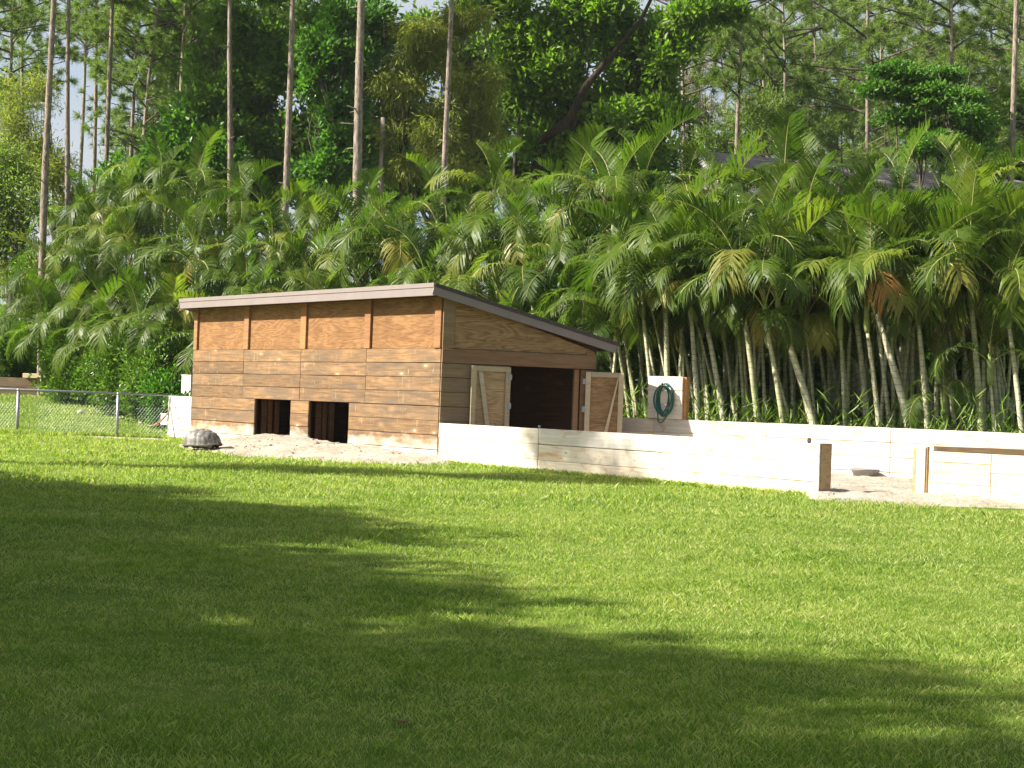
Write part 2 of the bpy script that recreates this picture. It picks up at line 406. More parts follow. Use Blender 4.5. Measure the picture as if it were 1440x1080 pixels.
# backing sheet inside, so that no light comes through the joints
def backing(t0, t1, z0, z1): box('light_stop_sheet', FP(t0, -PT - .02, z0), E, t1 - t0, z1 - z0, .012, 'inner', shed)
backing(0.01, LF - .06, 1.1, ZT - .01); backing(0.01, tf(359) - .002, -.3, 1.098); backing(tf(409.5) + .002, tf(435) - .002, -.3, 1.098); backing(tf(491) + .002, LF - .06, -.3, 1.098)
# plywood panels and posts of the upper band
pz = [(tf(270), tf(274.5)), (tf(340), tf(346.5)), (tf(419.5), tf(427)), (tf(509.5), tf(517.5)), (tf(608.5), tf(617.5))]
ZR = 3.24
for i, (a, b) in enumerate(pz):
    box('post', FP(max(a, .0), -.03 + .015 * (i == 4), ZT + .002), E, b - max(a, 0), ZR - ZT - .02, .09, 'post', shed)
for i in range(4):
    a, b = pz[i][1] + .003, pz[i + 1][0] - .003
    box('plywood_panel', FP(a, -.05, ZT + .001), E, b - a, ZR - ZT - .02, .02, 'ply', shed)
# studs seen inside the openings
for px, w in ((359, .0), (435, .0)):
    t = tf(px)
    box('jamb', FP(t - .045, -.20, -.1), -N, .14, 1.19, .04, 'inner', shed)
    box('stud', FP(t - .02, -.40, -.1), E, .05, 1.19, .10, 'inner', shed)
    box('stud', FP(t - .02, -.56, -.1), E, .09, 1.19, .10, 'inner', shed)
# left, back walls
for k in range(9):
    z = ZT - BH * (k + 1) + .004
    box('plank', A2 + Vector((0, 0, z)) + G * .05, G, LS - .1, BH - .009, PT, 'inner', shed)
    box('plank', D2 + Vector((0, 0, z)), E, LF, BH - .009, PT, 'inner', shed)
box('light_stop_sheet', D2 + Vector((0, 0, -.2)) - G * .06, E, LF, ZT + .2, .012, 'inner', shed)  # added sheet, stops sky light between the back planks
box('light_stop_sheet', A2 + Vector((0, 0, -.2)) + E * .05 + G * .08, G, LS - .2, ZT + 1.0, .012, 'inner', shed)  # added likewise to keep light out along the left wall
# roof : front edge (z 3.44) to back edge (z 2.5)
OD, OE = .32, .16
r0 = A2 + N * OD - E * OE; r1 = C2 + N * OD + E * OE
g1 = at(865, 482, YB + .15); back_len = LS + .37
r3 = B2 + G * .37 + E * OE; r2 = D2 + G * .37 - E * OE
def lift(p, z): return Vector((p.x, p.y, z))
ZF, ZB = 3.44, 2.49
def slab(pts, th, mat, name, parent):
    V = [tuple(p) for p in pts] + [(p.x, p.y, p.z - th) for p in pts]
    return obj(name, mesh(name, [Vector(v) - WM[parent].translation for v in V], [(0, 3, 2, 1)[::-1], (4, 5, 6, 7)[::-1], (0, 1, 5, 4), (1, 2, 6, 5), (2, 3, 7, 6), (3, 0, 4, 7)], M[mat]), parent, WM[parent])
roof = slab([lift(r0, ZF), lift(r1, ZF), lift(r3, ZB), lift(r2, ZB)], .055, 'roof', 'roof', shed)
ins = .028
rsub = slab([lift(r0 + E * .04 - N * .04, ZF - .058), lift(r1 - E * .04 - N * .04, ZF - .058), lift(r3 - E * .04, ZB - .058), lift(r2 + E * .04, ZB - .058)], .05, 'post', 'soffit', shed)
# fascia boards (front, two rakes, back) and drip edge
def between(name, p, q, h, T, mat, parent, drop=0.0):
    d = (q - p); ex = d.normalized(); ez = (Vector((0, 0, 1)) - ex * ex.z).normalized()
    return box(name, p - ez * (h + drop), ex, d.length, h, T, mat, parent)
between('fascia', lift(r0, ZF), lift(r1, ZF), .235, .04, 'fascia', shed, .004)
between('drip_edge', lift(r0 - E * .012 + N * .028, ZF + .004), lift(r1 + E * .012 + N * .028, ZF + .004), .085, .012, 'fascia', shed)
between('fascia', lift(r1, ZF), lift(r3, ZB), .205, .04, 'fascia', shed, .01)
between('drip_edge', lift(r1 + E * .027, ZF + .004), lift(r3 + E * .027, ZB + .004), .075, .012, 'roof', shed)
between('fascia', lift(r0, ZF), lift(r2, ZB), .205, .04, 'fascia', shed, .01)
between('fascia', lift(r2, ZB), lift(r3, ZB), .16, .04, 'fascia', shed, .01)
for i in range(9):     # rafters under the roof
    p = C2 - E * (.35 + i * 1.15)
    between('rafter', lift(p - N * .12, ZF - .23), lift(p + G * (LS + .3), ZB - .13), .13, .045, 'inner', shed)
# side wall (C to B)
def SP(g, z, d=0): return C2 + G * g + GN * d + Vector((0, 0, z))
def sg(px): # distance along the side seen at a column (at eye level)
    d = ray(px, hz(px)); k = d.x / d.y; return (k * C2.y - C2.x) / (G.x - k * G.y)
def roofz(g): return 3.27 + (2.30 - 3.27) * (g / LS)
box('corner_board', SP(.012, ZT + .003, .03), G, .24, roofz(0) - ZT - .07, .03, 'side_board', shed)
prism('plywood_panel', [(0, 0), (LS - .28, 0), (LS - .28, roofz(LS - .05) - ZT - .02), (0, roofz(.22) - ZT)], SP(.256, ZT + .002, .02), G, .02, 'ply_side', shed)
box('end_block', SP(LS - .20, ZT + .002, .035), G, .18, roofz(LS) - ZT - .02, .05, 'header', shed)
box('header_beam', SP(.012, ZT - BH, .035), G, LS - .0, BH - .006, .06, 'header', shed)
gl = sg(658.5)
for k in range(1, 9):
    box('plank', SP(.012, ZT - BH * (k + 1) + .004, .02), G, sg(714) - .02, BH - .009, .04, 'side_board', shed)
box('light_stop_sheet', SP(.03, -.3, -.02), G, sg(714) - .05, ZT - .0, .012, 'inner', shed)
box('light_stop_sheet', SP(.03, ZT + .0, -.012), G, LS - .3, .12, .012, 'inner', shed)
box('jamb', SP(sg(806), -.1, -.03), G, .10, ZT - BH + .09, .09, 'header', shed)
box('jamb', SP(sg(815), -.1, .0), G, sg(833) - sg(815), ZT - BH + .09, .05, 'header', shed)
box('post', SP(sg(716) - .05, -.1, -.05), G, .05, ZT - BH + .09, .09, 'inner', shed)
def door(o, ex, w, z0, h, flip, label):
    up = Vector((0, 0, 1)); n = Vector((ex.y, -ex.x, 0)); n = n if n.y < 0 else -n
    p = box('door', o + up * z0, ex, w, h, .014, 'ply_side' if flip else 'door_panel', shed); p['label'] = label  # right leaf's browner sheet carries its warmer light in the colour
    fo = n * .024
    sw = .10
    box('stile', o + up * z0 + fo, ex, sw, h, .03, 'door_frame', p)
    box('stile', o + ex * (w - sw) + up * z0 + fo, ex, sw, h, .03, 'door_frame', p)
    for z in (0, h - sw): box('rail', o + ex * (sw + .002) + up * (z0 + z) + fo, ex, w - 2 * sw - .004, sw, .03, 'door_frame', p)
    xb0, xb1 = (sw + .30, sw + .04) if not flip else (w - sw - .36, w - sw - .02)
    bw = .085; top = h - sw - .01; hb = top - sw
    pts = [(xb0, 0), (xb0 + bw, 0), (xb1 + bw, hb), (xb1, hb)]
    pts = [(max(sw, min(w - sw, x)), z) for x, z in pts]
    prism('brace', pts, o + up * (z0 + sw + .003) + n * .028, ex, .03, 'door_frame', p)
    for zz in (.25, h * .55, h - .25):
        hx = 0.0 if flip else w
        box('hinge', o + ex * (hx - (.05 if not flip else .06)) + up * (z0 + zz) + n * (.047), ex, .07, .11, .01, 'steel', p)
ZD = ZT - BH - .03
wl = sg(714) - sg(659)
door(SP(sg(659.5), 0, .075), G, wl, .12, ZD - .12, False, 'left door leaf folded back against the side wall')
ex2 = (G * 1 + GN * .32).normalized()
door(SP(sg(820), 0, .09), ex2, .75, .12, ZD - .14, True, 'right door leaf swung out past the corner')

# ------------------------------------------------------------------ board walls
def board_wall(name, P0, ex, segs, ztop, rows, h, T, mat, label, mats=None, z_in=0):
    w = empty(name, P0, label, 'wall')
    for si, (a, b) in enumerate(segs):
        for k in range(rows):
            mt = mats[si] if mats else mat
            box('plank', P0 + ex * (a + .004) + Vector((0, 0, ztop - h * (k + 1) + .004)) + Vector((-ex.y, ex.x, 0)) * random.uniform(-.004, .004), ex, b - a - .008, h - .007, T, mt, w)
    return w
t0 = LF
s1, s2, s3 = tf(758) - t0, tf(930.5) - t0, TP - t0
wl_ = board_wall('retaining_wall', FP(t0 + .012, -.03), E, [(0, s1), (s1, s2), (s2, s3)], .785, 4, BH, .05, 'white', 'long low whitened board wall running from the shed corner to the brown end post')
box('backing_board', FP(t0 + .03, -.062, -.3), E, s3 - .05, 1.06, .012, 'white', wl_)
for t in (s1, s2): box('post', FP(t0 + t - .05, -.12, -.2), E, .1, .95, .09, 'white', wl_)
box('end_post', FP(TP + .016, -.002, -.25), E, .05, 1.05, .03, 'white', wl_)
box('end_post', FP(TP - .01, -.15, -.25), E, .075, 1.045, .24, 'endgrain', wl_)
bolt = MB(); q = FP(t0 + s1, -.03, .785); bolt.tube([q, q + Vector((0, 0, .045))], .014, 8); bolt.tube([q + Vector((0, 0, .03)), q + Vector((0, 0, .05))], .026, 8)
bolt.obj('bolt', 'steel', wl_)
# pine cone on the wall top
cone = MB(); q = at(1137, 621.5, 22.95); zc = .786
q = FP(tf(1137) , -.035, .786)
for i in range(7):
    z = i * .011; r = .034 * math.sin(math.pi * (.18 + .75 * i / 7)); 
    for j in range(7):
        a = j * 2 * math.pi / 7 + i * .45
        c = q + Vector((math.cos(a) * r * .7, math.sin(a) * r * .7, z)); dd = Vector((math.cos(a), math.sin(a), .5)) * .014; sd_ = Vector((-math.sin(a), math.cos(a), 0)) * .011
        cone.add([c - sd_, c + sd_, c + dd, c + Vector((0, 0, .014))], [(0, 1, 2), (1, 3, 2), (3, 0, 2), (0, 3, 1)])
tag(cone.obj('pine_cone', 'cone', smooth=False), 'small dark pine cone on top of the long white wall near its end post', 'pine cone')

# stub wall left of the shed
ts = tf(237)
st = board_wall('retaining_wall', FP(ts, -.03), E, [(0, -ts - .01)], 1.09, 5, BH, .05, 'white', 'short whitened board wall between the chain fence and the left end of the shed')
box('end_post', FP(ts + .0, -.13, -.2), E, .09, 1.27, .12, 'white', st)
# wall at the far side of the pen
LW = (FW1 - FW0).length + 4.5
fwall = board_wall('retaining_wall', FW0 - FE * 1.3, FE, [(0, 1.55), (1.55, 4.0), (4.0, 6.45), (6.45, 8.9), (8.9, 11.4), (11.4, 13.0)], 1.015, 4, .275, .05, 'white', 'long whitened board wall along the foot of the palms behind the pen', ['yellow', 'white', 'white', 'white', 'white', 'white'])
NB = Vector((-FE.y, FE.x, 0)); NB = NB if NB.y > 0 else -NB
box('backing_board', FW0 - FE * 1.28 + NB * .035 + Vector((0, 0, -.2)), FE, 12.9, 1.18, .012, 'white', fwall)
# right section of the front wall
RS0 = Vector((xat(1309, 23.1), 23.1, 0)); RS1 = Vector((xat(1440, 22.3), 22.3, 0)); RE = (RS1 - RS0).normalized()
sA = (Vector((xat(1397, 22.57), 22.57, 0)) - RS0).length
rw = empty('retaining_wall', RS0, 'whitened board wall right of the gap with a double post at its end', 'wall')
for k in range(5): box('plank', RS0 + RE * .004 + Vector((0, 0, .735 - .155 * (k + 1))), RE, sA - .008, .150, .05, 'yellow', rw)
for k in range(4):
    for a, b in ((sA, sA + 2.4), (sA + 2.4, sA + 4.8)):
        box('plank', RS0 + RE * (a + .004) + Vector((0, 0, .735 - BH * (k + 1))), RE, b - a - .008, BH - .006, .05, 'white', rw)
q = Vector((xat(1291.5, 23.17), 23.17, 0))
box('end_post', q + Vector((0, 0, -.2)), RE, .135, .99, .05, 'white', rw)
box('end_post', q + Vector((-.03, .03, -.2)), Vector((1, .3, 0)), .028, .98, .09, 'endgrain', rw)
box('end_post', q + RE * .137 + Vector((.0, .02, -.2)), Vector((1, .25, 0)), .045, 1.0, .075, 'endgrain', rw)
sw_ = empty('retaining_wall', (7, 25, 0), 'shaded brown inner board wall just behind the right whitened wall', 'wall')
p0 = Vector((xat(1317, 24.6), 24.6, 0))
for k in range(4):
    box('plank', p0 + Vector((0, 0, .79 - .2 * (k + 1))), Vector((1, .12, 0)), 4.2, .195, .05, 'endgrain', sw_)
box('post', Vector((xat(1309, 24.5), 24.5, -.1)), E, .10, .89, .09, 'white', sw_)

# ------------------------------------------------------------------ hose stand and hose
hb = empty('hose_board', FW0, 'tall square of whitened boards holding the coiled hose behind the pen', 'board')
hx0 = FW0 + FE * ((xat(913.5, 31.6) - FW0.x) / FE.x); hw = (xat(961, 31.3) - hx0.x) / FE.x
for k in range(3):
    box('plank', hx0 - NB * .06 + Vector((0, 0, 1.02 + .283 * k)), FE, hw, .278, .05, 'white', hb)
box('post', hx0 + FE * (hw - .045) - NB * -.05 + Vector((0, 0, .3)), FE, .10, 1.56, .14, 'orange_post', hb)
box('post', hx0 + FE * .02 - NB * -.05 + Vector((0, 0, .3)), FE, .09, 1.52, .09, 'white', hb)
hose = empty('garden_hose', hx0, 'coiled dark green garden hose hanging on the whitened board', 'hose')
hc = hx0 + FE * (hw * .5) - NB * .12 + Vector((0, 0, 1.40))
hm = MB()
P = []
for i in range(9 * 28):
    a = i / 28 * 2 * math.pi; k = i / 28; 
    rx = .185 + .05 * math.sin(k * 2.1) - .012 * (k % 3); rz = .30 + .035 * math.cos(k * 1.7)
    P.append(hc + FE * (rx * math.sin(a) + .02 * math.sin(k * 3)) + Vector((0, 0, rz * math.cos(a) + .015 * math.sin(k * 5))) - NB * (.05 * math.sin(k * 1.3)))
hm.tube(P, .0125, 6)
P = [hc + FE * (-.15 + .3 * u - .08 * math.sin(u * 3.1)) + Vector((0, 0, -.05 - .42 * math.sin(math.pi * (u * .8 + .1)))) + NB * .03 for u in [i / 20 for i in range(21)]]
hm.tube(P, .0125, 6); hm.obj('coil', 'hosemat', hose)
hk = MB(); hk.tube([hc + NB * .09 + Vector((0, 0, .27)), hc - NB * .09 + Vector((0, 0, .27)), hc - NB * .11 + Vector((0, 0, .33))], .015, 6); hk.obj('hook', 'hook', hose)

# ------------------------------------------------------------------ feed bowl
bp = gy(1216, 670, .10); bw_ = empty('feed_bowl', bp, 'round grey rubber feed bowl standing on the sand of the pen', 'bowl')
prof = [(0, .02), (.19, .02), (.205, .02), (.245, .125), (.262, .13), (.262, .142), (.238, .142), (.2, .045), (0, .04)]
V = []; Fc = []; n = 32
for r, z in prof:
    for j in range(n): V.append((r * math.cos(j * 2 * math.pi / n), r * math.sin(j * 2 * math.pi / n), z - .02))
for i in range(len(prof) - 1):
    for j in range(n): Fc.append((i * n + j, i * n + (j + 1) % n, (i + 1) * n + (j + 1) % n, (i + 1) * n + j))
obj('bowl_body', mesh('bowl_body', V, Fc, M['bowl'], True), bw_, Matrix.Translation(bp))
V = []; Fc = []
for r, z in ((.243, .0), (.25, .022), (.268, .022), (.268, .0)):
    for j in range(n): V.append((r * math.cos(j * 2 * math.pi / n), r * math.sin(j * 2 * math.pi / n), z + .12))
for i in range(4):
    for j in range(n): Fc.append((i * n + j, i * n + (j + 1) % n, ((i + 1) % 4) * n + (j + 1) % n, ((i + 1) % 4) * n + j))
obj('rim', mesh('rim', V, Fc, M['bowl_in'], True), bw_, Matrix.Translation(bp))

# ------------------------------------------------------------------ tortoise
def shell_mat():
    s = NT('tortoise_shell'); tc = s.n('TexCoord'); v = tc.outputs['Object']
    n = s.noise(v, 4, 5, .65); n2 = s.noise(v, 40, 3, .6)
    col = s.ramp(n, [(.3, (.10, .09, .078)), (.5, (.19, .175, .155)), (.68, (.30, .28, .245))])
    at_ = s.n('Attribute', attribute_name='groove'); col = s.mix(s.math('MULTIPLY', at_.outputs['Fac'], .8), col, (.05, .042, .035))
    return s.fin(s.pr(col, .5, s.math('ADD', n, s.math('MULTIPLY', n2, .4)), .35, .02, .35))
M['shell'] = shell_mat()
M['skin'] = simple('tortoise_skin', (.10, .085, .07), .8, .35, 25, bstr=.7, bdist=.02)
tp = gy(283, 634.5, 0.0); tp.z = lawn_h(tp.x, tp.y) + .03
TM = Matrix.Translation(tp) @ Matrix.Rotation(R(-14), 4, 'Z')
# body: one skinned mesh
bmx = bmesh.new(); lay = None
Vb = [(0, 0, .17), (.20, 0, .17), (-.2, 0, .16), (.33, 0, .15), (.41, -.01, .13), (.47, -.01, .10),
      (.24, .17, .13), (.27, .20, .03), (.24, -.17, .13), (.29, -.21, .03), (-.24, .16, .13), (-.28, .19, .03), (-.24, -.17, .13), (-.29, -.2, .03), (-.33, 0, .12)]
Eb = [(0, 1), (0, 2), (1, 3), (3, 4), (4, 5), (1, 6), (6, 7), (1, 8), (8, 9), (2, 10), (10, 11), (2, 12), (12, 13), (2, 14)]
Rb = [.2, .17, .17, .06, .055, .04, .085, .07, .085, .07, .085, .07, .085, .07, .03]
bme = bpy.data.meshes.new('tortoise'); bme.from_pydata(Vb, Eb, []); bme.materials.append(M['skin'])
tort = obj('tortoise', bme, None, TM)
tort.modifiers.new('skin', 'SKIN')
for i, r in enumerate(Rb): bme.skin_vertices[0].data[i].radius = (r, r * .8)
bme.skin_vertices[0].data[0].use_root = True
ss = tort.modifiers.new('sub', 'SUBSURF'); ss.levels = 1; ss.render_levels = 1
tag(tort, 'large grey giant tortoise resting on the grass by the left corner of the shed', 'tortoise')
# shell
scutes = [(x, 0, w) for x, w in ((.30, 0), (.15, 0), (0, 0), (-.15, 0), (-.29, 0))] + [(x, y, 0) for x in (.22, .07, -.08, -.22) for y in (-.2, .2)] + [(.40 * math.cos(a), .31 * math.sin(a), 0) for a in np.linspace(0, 2 * math.pi, 23)[:-1]]
nu, nv = 72, 30; V = []; gr = []
for j in range(nv + 1):
    e = j / nv
    for i in range(nu):
        a = 2 * math.pi * i / nu
        rr = math.sin(e * math.pi / 2 * 1.08) if e < .93 else math.sin(.93 * math.pi / 2 * 1.08) + (e - .93) * .75
        x = .385 * rr * math.cos(a) * (1 + .04 * math.cos(a)); y = .29 * rr * math.sin(a)
        z = .06 + .36 * max(0, math.cos(min(e, 1) * math.pi / 2)) ** .78
        # skewed dome: highest a little behind the middle, flared front and rear rim
        z += (.05 * sm(.2, .38, x) * sm(.75, 1, e)); z += .03 * sm(-.25, -.4, x) * sm(.8, 1, e)
        dd = sorted(math.hypot(x - s_[0], y - s_[1]) for s_ in scutes)[:2]; g = math.exp(-((dd[1] - dd[0]) / .018) ** 2)
        bump = .014 * (1 - min(1, dd[0] / .10)) - .012 * g
        V.append((x * (1 + bump * .8), y * (1 + bump), z + bump)); gr.append(g)
Fc = [(j * nu + i, j * nu + (i + 1) % nu, (j + 1) * nu + (i + 1) % nu, (j + 1) * nu + i) for j in range(1, nv) for i in range(nu)]
# closing cap on top and an underside
Fc.append(tuple(range(nu, 2 * nu))[::-1])
V.append((0, 0, .09)); gr.append(1); c_ = len(V) - 1
Fc += [(nv * nu + (i + 1) % nu, nv * nu + i, c_) for i in range(nu)]
me = mesh('shell', V, Fc, M['shell'], True); at_ = me.attributes.new('groove', 'FLOAT', 'POINT'); at_.data.foreach_set('value', gr)
bm = bmesh.new(); bm.from_mesh(me); bmesh.ops.recalc_face_normals(bm, faces=bm.faces); bm.to_mesh(me); bm.free()
obj('shell', me, tort, TM)
for s_ in (-1, 1):
    ey = MB(); c = Vector((.465, .032 * s_, .12)); ey.tube([c, c + Vector((.004, .01 * s_, 0))], .008, 6); ey.obj('eye', 'hook', tort, TM)

# ------------------------------------------------------------------ chain-link fence
fen = empty('chain_link_fence', (xat(163, 38.7), 38.7, 0), 'low galvanised chain link fence on posts left of the shed', 'fence')
fa = Vector((xat(-190, 38.2), 38.2, 0)); fb = Vector((xat(237, 38.75), 38.75, 0)); fe = (fb - fa).normalized(); fl = (fb - fa).length; FH = 1.1
for px in (-150, 25, 163):
    p = fa + fe * ((xat(px, 38.4) - fa.x) / fe.x); p.z = lawn_h(p.x, p.y) - .2; mb = MB(); mb.tube([p, Vector((p.x, p.y, FH - .02))], .038, 12)
    post = mb.obj('post', 'steel', fen)
    mb = MB(); mb.tube([Vector((p.x, p.y, FH - .03)), Vector((p.x, p.y, FH + .015)), Vector((p.x, p.y, FH + .03))], [.043, .043, .012], 12); mb.obj('post_cap', 'steel', post)
mb = MB(); mb.tube([fa + Vector((0, 0, FH)), fb + Vector((0, 0, FH))], .027, 10); mb.obj('top_rail', 'steel', fen)
mb = MB(); P0 = fb + Vector((.02, -.1, FH)); P1 = gy(250.5, 621, 0.0); P1 = Vector((xat(250, 37.9), 37.9, -.05)); mb.tube([P0, P1], .013, 6); mb.obj('brace_rod', 'steel_dark', fen)
mb = MB(); st_ = .076; H = FH + .03; n = int(fl / st_) + 2; dx = H * .72
def wire(a0, b0):
    mb.tube([a0, b0], .0021, 3)
for i in range(-int(dx / st_) - 1, n):
    for sgn in (1, -1):
        u0 = i * st_ if sgn > 0 else i * st_ + dx; u1 = u0 + dx * sgn; z0_, z1_ = .02, H
        if u0 < 0 or u0 > fl or u1 < 0 or u1 > fl:
            def cl(u): return min(fl, max(0, u))
            f0 = (cl(u0) - u0) / (u1 - u0); f1 = (cl(u1) - u0) / (u1 - u0)
            if f1 - f0 < .02: continue
            za, zb = z0_ + (z1_ - z0_) * f0, z0_ + (z1_ - z0_) * f1; u0, u1 = cl(u0), cl(u1)
        else: za, zb = z0_, z1_
        nn = Vector((-fe.y, fe.x, 0)) * (.03 + .002 * sgn)
        wire(fa + fe * u0 + nn + Vector((0, 0, za)), fa + fe * u1 + nn + Vector((0, 0, zb)))
tag(mb.obj('wire_mesh', 'steel', fen, smooth=False), kind='stuff')

# small things near the fence
mb = MB(); mb.tube([at(213, 599, 40.2), at(222, 596, 40.0), at(230, 588, 39.8), at(237.5, 579, 39.6)], [.018, .03, .03, .015], 7); tag(mb.obj('stick', 'rust'), 'reddish brown bent stick leaning behind the chain fence', 'stick')
def loose_box(px0, px1, py0, py1, Y, dep, name, label, cat, mat):
    a = at(px0, py1, Y); b = at(px1, py0, Y); e_ = empty(name, Vector((a.x, Y, a.z)), label, cat)
    h = b.z - a.z
    u = Vector((.8, -.6, 0)); w = Vector((.6, .8, 0)); ln = (b.x - a.x) / .8; o_ = Vector((a.x, Y, a.z))
    box('side_panel', o_, u, ln, h, .02, mat, e_); box('side_panel', o_ + w * dep, u, ln, h, .02, mat, e_)
    for x in (.012, ln - .012): box('end_panel', o_ + u * x + w * .012, w, dep - .024, h, .02, mat, e_)
    box('lid', o_ - u * .01 + w * dep / 2 + Vector((0, 0, h + .001)), u, ln + .02, .025, dep + .03, mat, e_)
loose_box(226, 238, 583, 597, 40.6, .3, 'crate', 'small white crate on the grass behind the end of the chain fence', 'crate', 'paint_white')
loose_box(255, 271, 529, 556, 40.4, .35, 'utility_box', 'white box standing behind the short wall beside the shed', 'box', 'paint_white')
def rock(px, py, Y, w, label, seed, zoff=0):
    p = gy(px, py, 0) if Y is None else at(px, py, Y); bm = bmesh.new(); bmesh.ops.create_icosphere(bm, subdivisions=2, radius=1)
    for v in bm.verts:
        n_ = 1 + .35 * noise.noise(v.co * 1.6 + Vector((seed, 0, 0))); v.co = Vector((v.co.x * w * n_, v.co.y * w * .8 * n_, v.co.z * w * .6 * n_))
    me = bpy.data.meshes.new('stone'); bm.to_mesh(me); bm.free(); me.materials.append(M['stone'])
    zz = lawn_h(p.x, p.y)
    tag(obj('stone', me, None, Matrix.Translation((p.x, p.y, max(zz, p.z if Y is None else zz) + zoff + w * .2))), label, 'stone')
rock(113, 577, 45.5, .11, 'single pale stone on the grass bank behind the fence', 1)
rock(171, 583, 44.5, .09, 'pale stone at the foot of the shrubs right of the second post', 5)
rock(198, 589, 43.5, .08, 'small pale stone under the shrubs near the crate', 9)


# planter wall at far left
pl = empty('planter_wall', (xat(30, 52), 52, .8), 'old brown timber planter wall at the far left edge', 'wall')
pa = Vector((xat(-260, 52), 52, 0)); plen = xat(70, 52) - pa.x
for k in range(3): box('sleeper', pa + Vector((0, 0, 1.17 - .27 * (k + 1) - .02)), (1, 0, 0), plen, .26, .2, 'sleeper', pl)
box('coping_board', Vector((xat(34, 52), 51.95, 1.47)), (1, 0, 0), xat(71, 52) - xat(34, 52), .15, .3, 'yellow', pl)
box('coping_board', Vector((pa.x, 52.1, 1.16)), (1, 0, 0), plen, .3, .1, 'sleeper', pl)
box('coping_board', Vector((xat(38, 52.3), 52.3, 1.1)), (1, 0, 0), xat(68, 52.3) - xat(38, 52.3), .36, .1, 'sleeper', pl)

# ------------------------------------------------------------------ houses
def house_right():
    Y = 50; c = at(1105, 190, Y); h = empty('house', (c.x, Y, 0), 'pale house with a grey shingled roof half hidden behind the palms', 'house')
    a = Vector((xat(1045, Y), Y, 0)); ex = Vector((1, .32, 0)).normalized(); ey = Vector((-ex.y, ex.x, 0)); L = 16
    zr = at(1100, 186, Y).z; ze = zr - 2.6; wdt = 9
    box('wall', a + ex * .6, ex, L - 1.2, ze + .1, .2, 'wallpaint', h)
    prism('gable_wall', [(0, 0), (wdt, 0), (wdt, ze), (wdt / 2, zr - .25), (0, ze)], a + ex * .6 + ey * .1, ey, .2, 'wallpaint', h)
    box('wall', a + ex * .6 + ey * wdt, ex, L - 1.2, ze + .1, .2, 'wallpaint', h)
    for sgn in (0, 1):
        o0 = a - ey * .5 + Vector((0, 0, ze - .25)) if sgn == 0 else a + ey * (wdt + .5) + Vector((0, 0, ze - .25))
        ridge = a + ey * wdt / 2 + Vector((0, 0, zr)); sl = ridge - o0; rows = 24
        r = slab([o0, o0 + ex * L, ridge + ex * L, ridge] if sgn == 0 else [ridge, ridge + ex * L, o0 + ex * L, o0], .08, 'shingle', 'roof', h)
        if sgn == 0:
            for k in range(rows):
                f0 = k / rows; p = o0 + sl * f0 + Vector((0, 0, .02))
                m = frame(p, ex, sl.normalized()); obj('shingle_course', boxmesh(L, sl.length / rows * 1.02, .035, M['shingle']), r, m @ Matrix.Rotation(R(-3), 4, 'X'))
    box('bargeboard', a - ex * .02 - ey * .5 + Vector((0, 0, ze - .45)), (ey * (wdt / 2 + .5) + Vector((0, 0, zr - ze + .25))), math.hypot(wdt / 2 + .5, zr - ze + .25), .3, .05, 'paint_white', h, Vector((0, 0, 1)))
    for k in range(3):
        fr = box('window', a + ex * (2.2 + 4.2 * k) - ey * .11 + Vector((0, 0, 1.2)), ex, 1.4, 1.3, .06, 'paint_white', h)
        box('pane', a + ex * (2.3 + 4.2 * k) - ey * .15 + Vector((0, 0, 1.3)), ex, 1.2, 1.1, .02, 'bowl_in', fr)
house_right()
def house_left():
    Y = 66; h = empty('house', (xat(-40, Y), Y, 0), 'house with a brown tiled eave and pale blue fascia at the left edge', 'house')
    xe = xat(22, Y); z0 = at(10, 428, Y).z
    box('wall', Vector((xe - 9, Y + .6, 0)), (1, 0, 0), 8.3, z0 + .05, .2, 'wallpaint', h)
    box('wall', Vector((xe - .8, Y + .7, 0)), (0, 1, 0), 7, z0 + .05, .2, 'wallpaint', h)
    box('fascia', Vector((xe - 9, Y - .02, z0 - .02)), (1, 0, 0), 9, .26, .04, 'eave_blue', h)
    box('fascia', Vector((xe, Y, z0 - .02)), (0, 1, 0), 8, .26, .04, 'eave_blue', h)
    r = slab([Vector((xe - 9, Y, z0 + .3)), Vector((xe + .04, Y, z0 + .3)), Vector((xe - 3, Y + 4, z0 + 1.6)), Vector((xe - 9, Y + 4, z0 + 1.6))], .1, 'tile', 'roof', h)
    slab([Vector((xe + .04, Y, z0 + .3)), Vector((xe + .04, Y + 8, z0 + .3)), Vector((xe - 3, Y + 4.01, z0 + 1.6)), Vector((xe - 3, Y + 4, z0 + 1.6))], .1, 'tile', 'roof', h)
    for i in range(26):
        mb = MB(); x = xe - .12 - i * .34; top = min(1, max(.06, (xe - x) / 3))
        mb.tube([Vector((x, Y - .06, z0 + .33)), Vector((x, Y + 4 * top, z0 + .36 + 1.28 * top))], .09, 6); mb.obj('roof_tile', 'tile', r)
house_left()

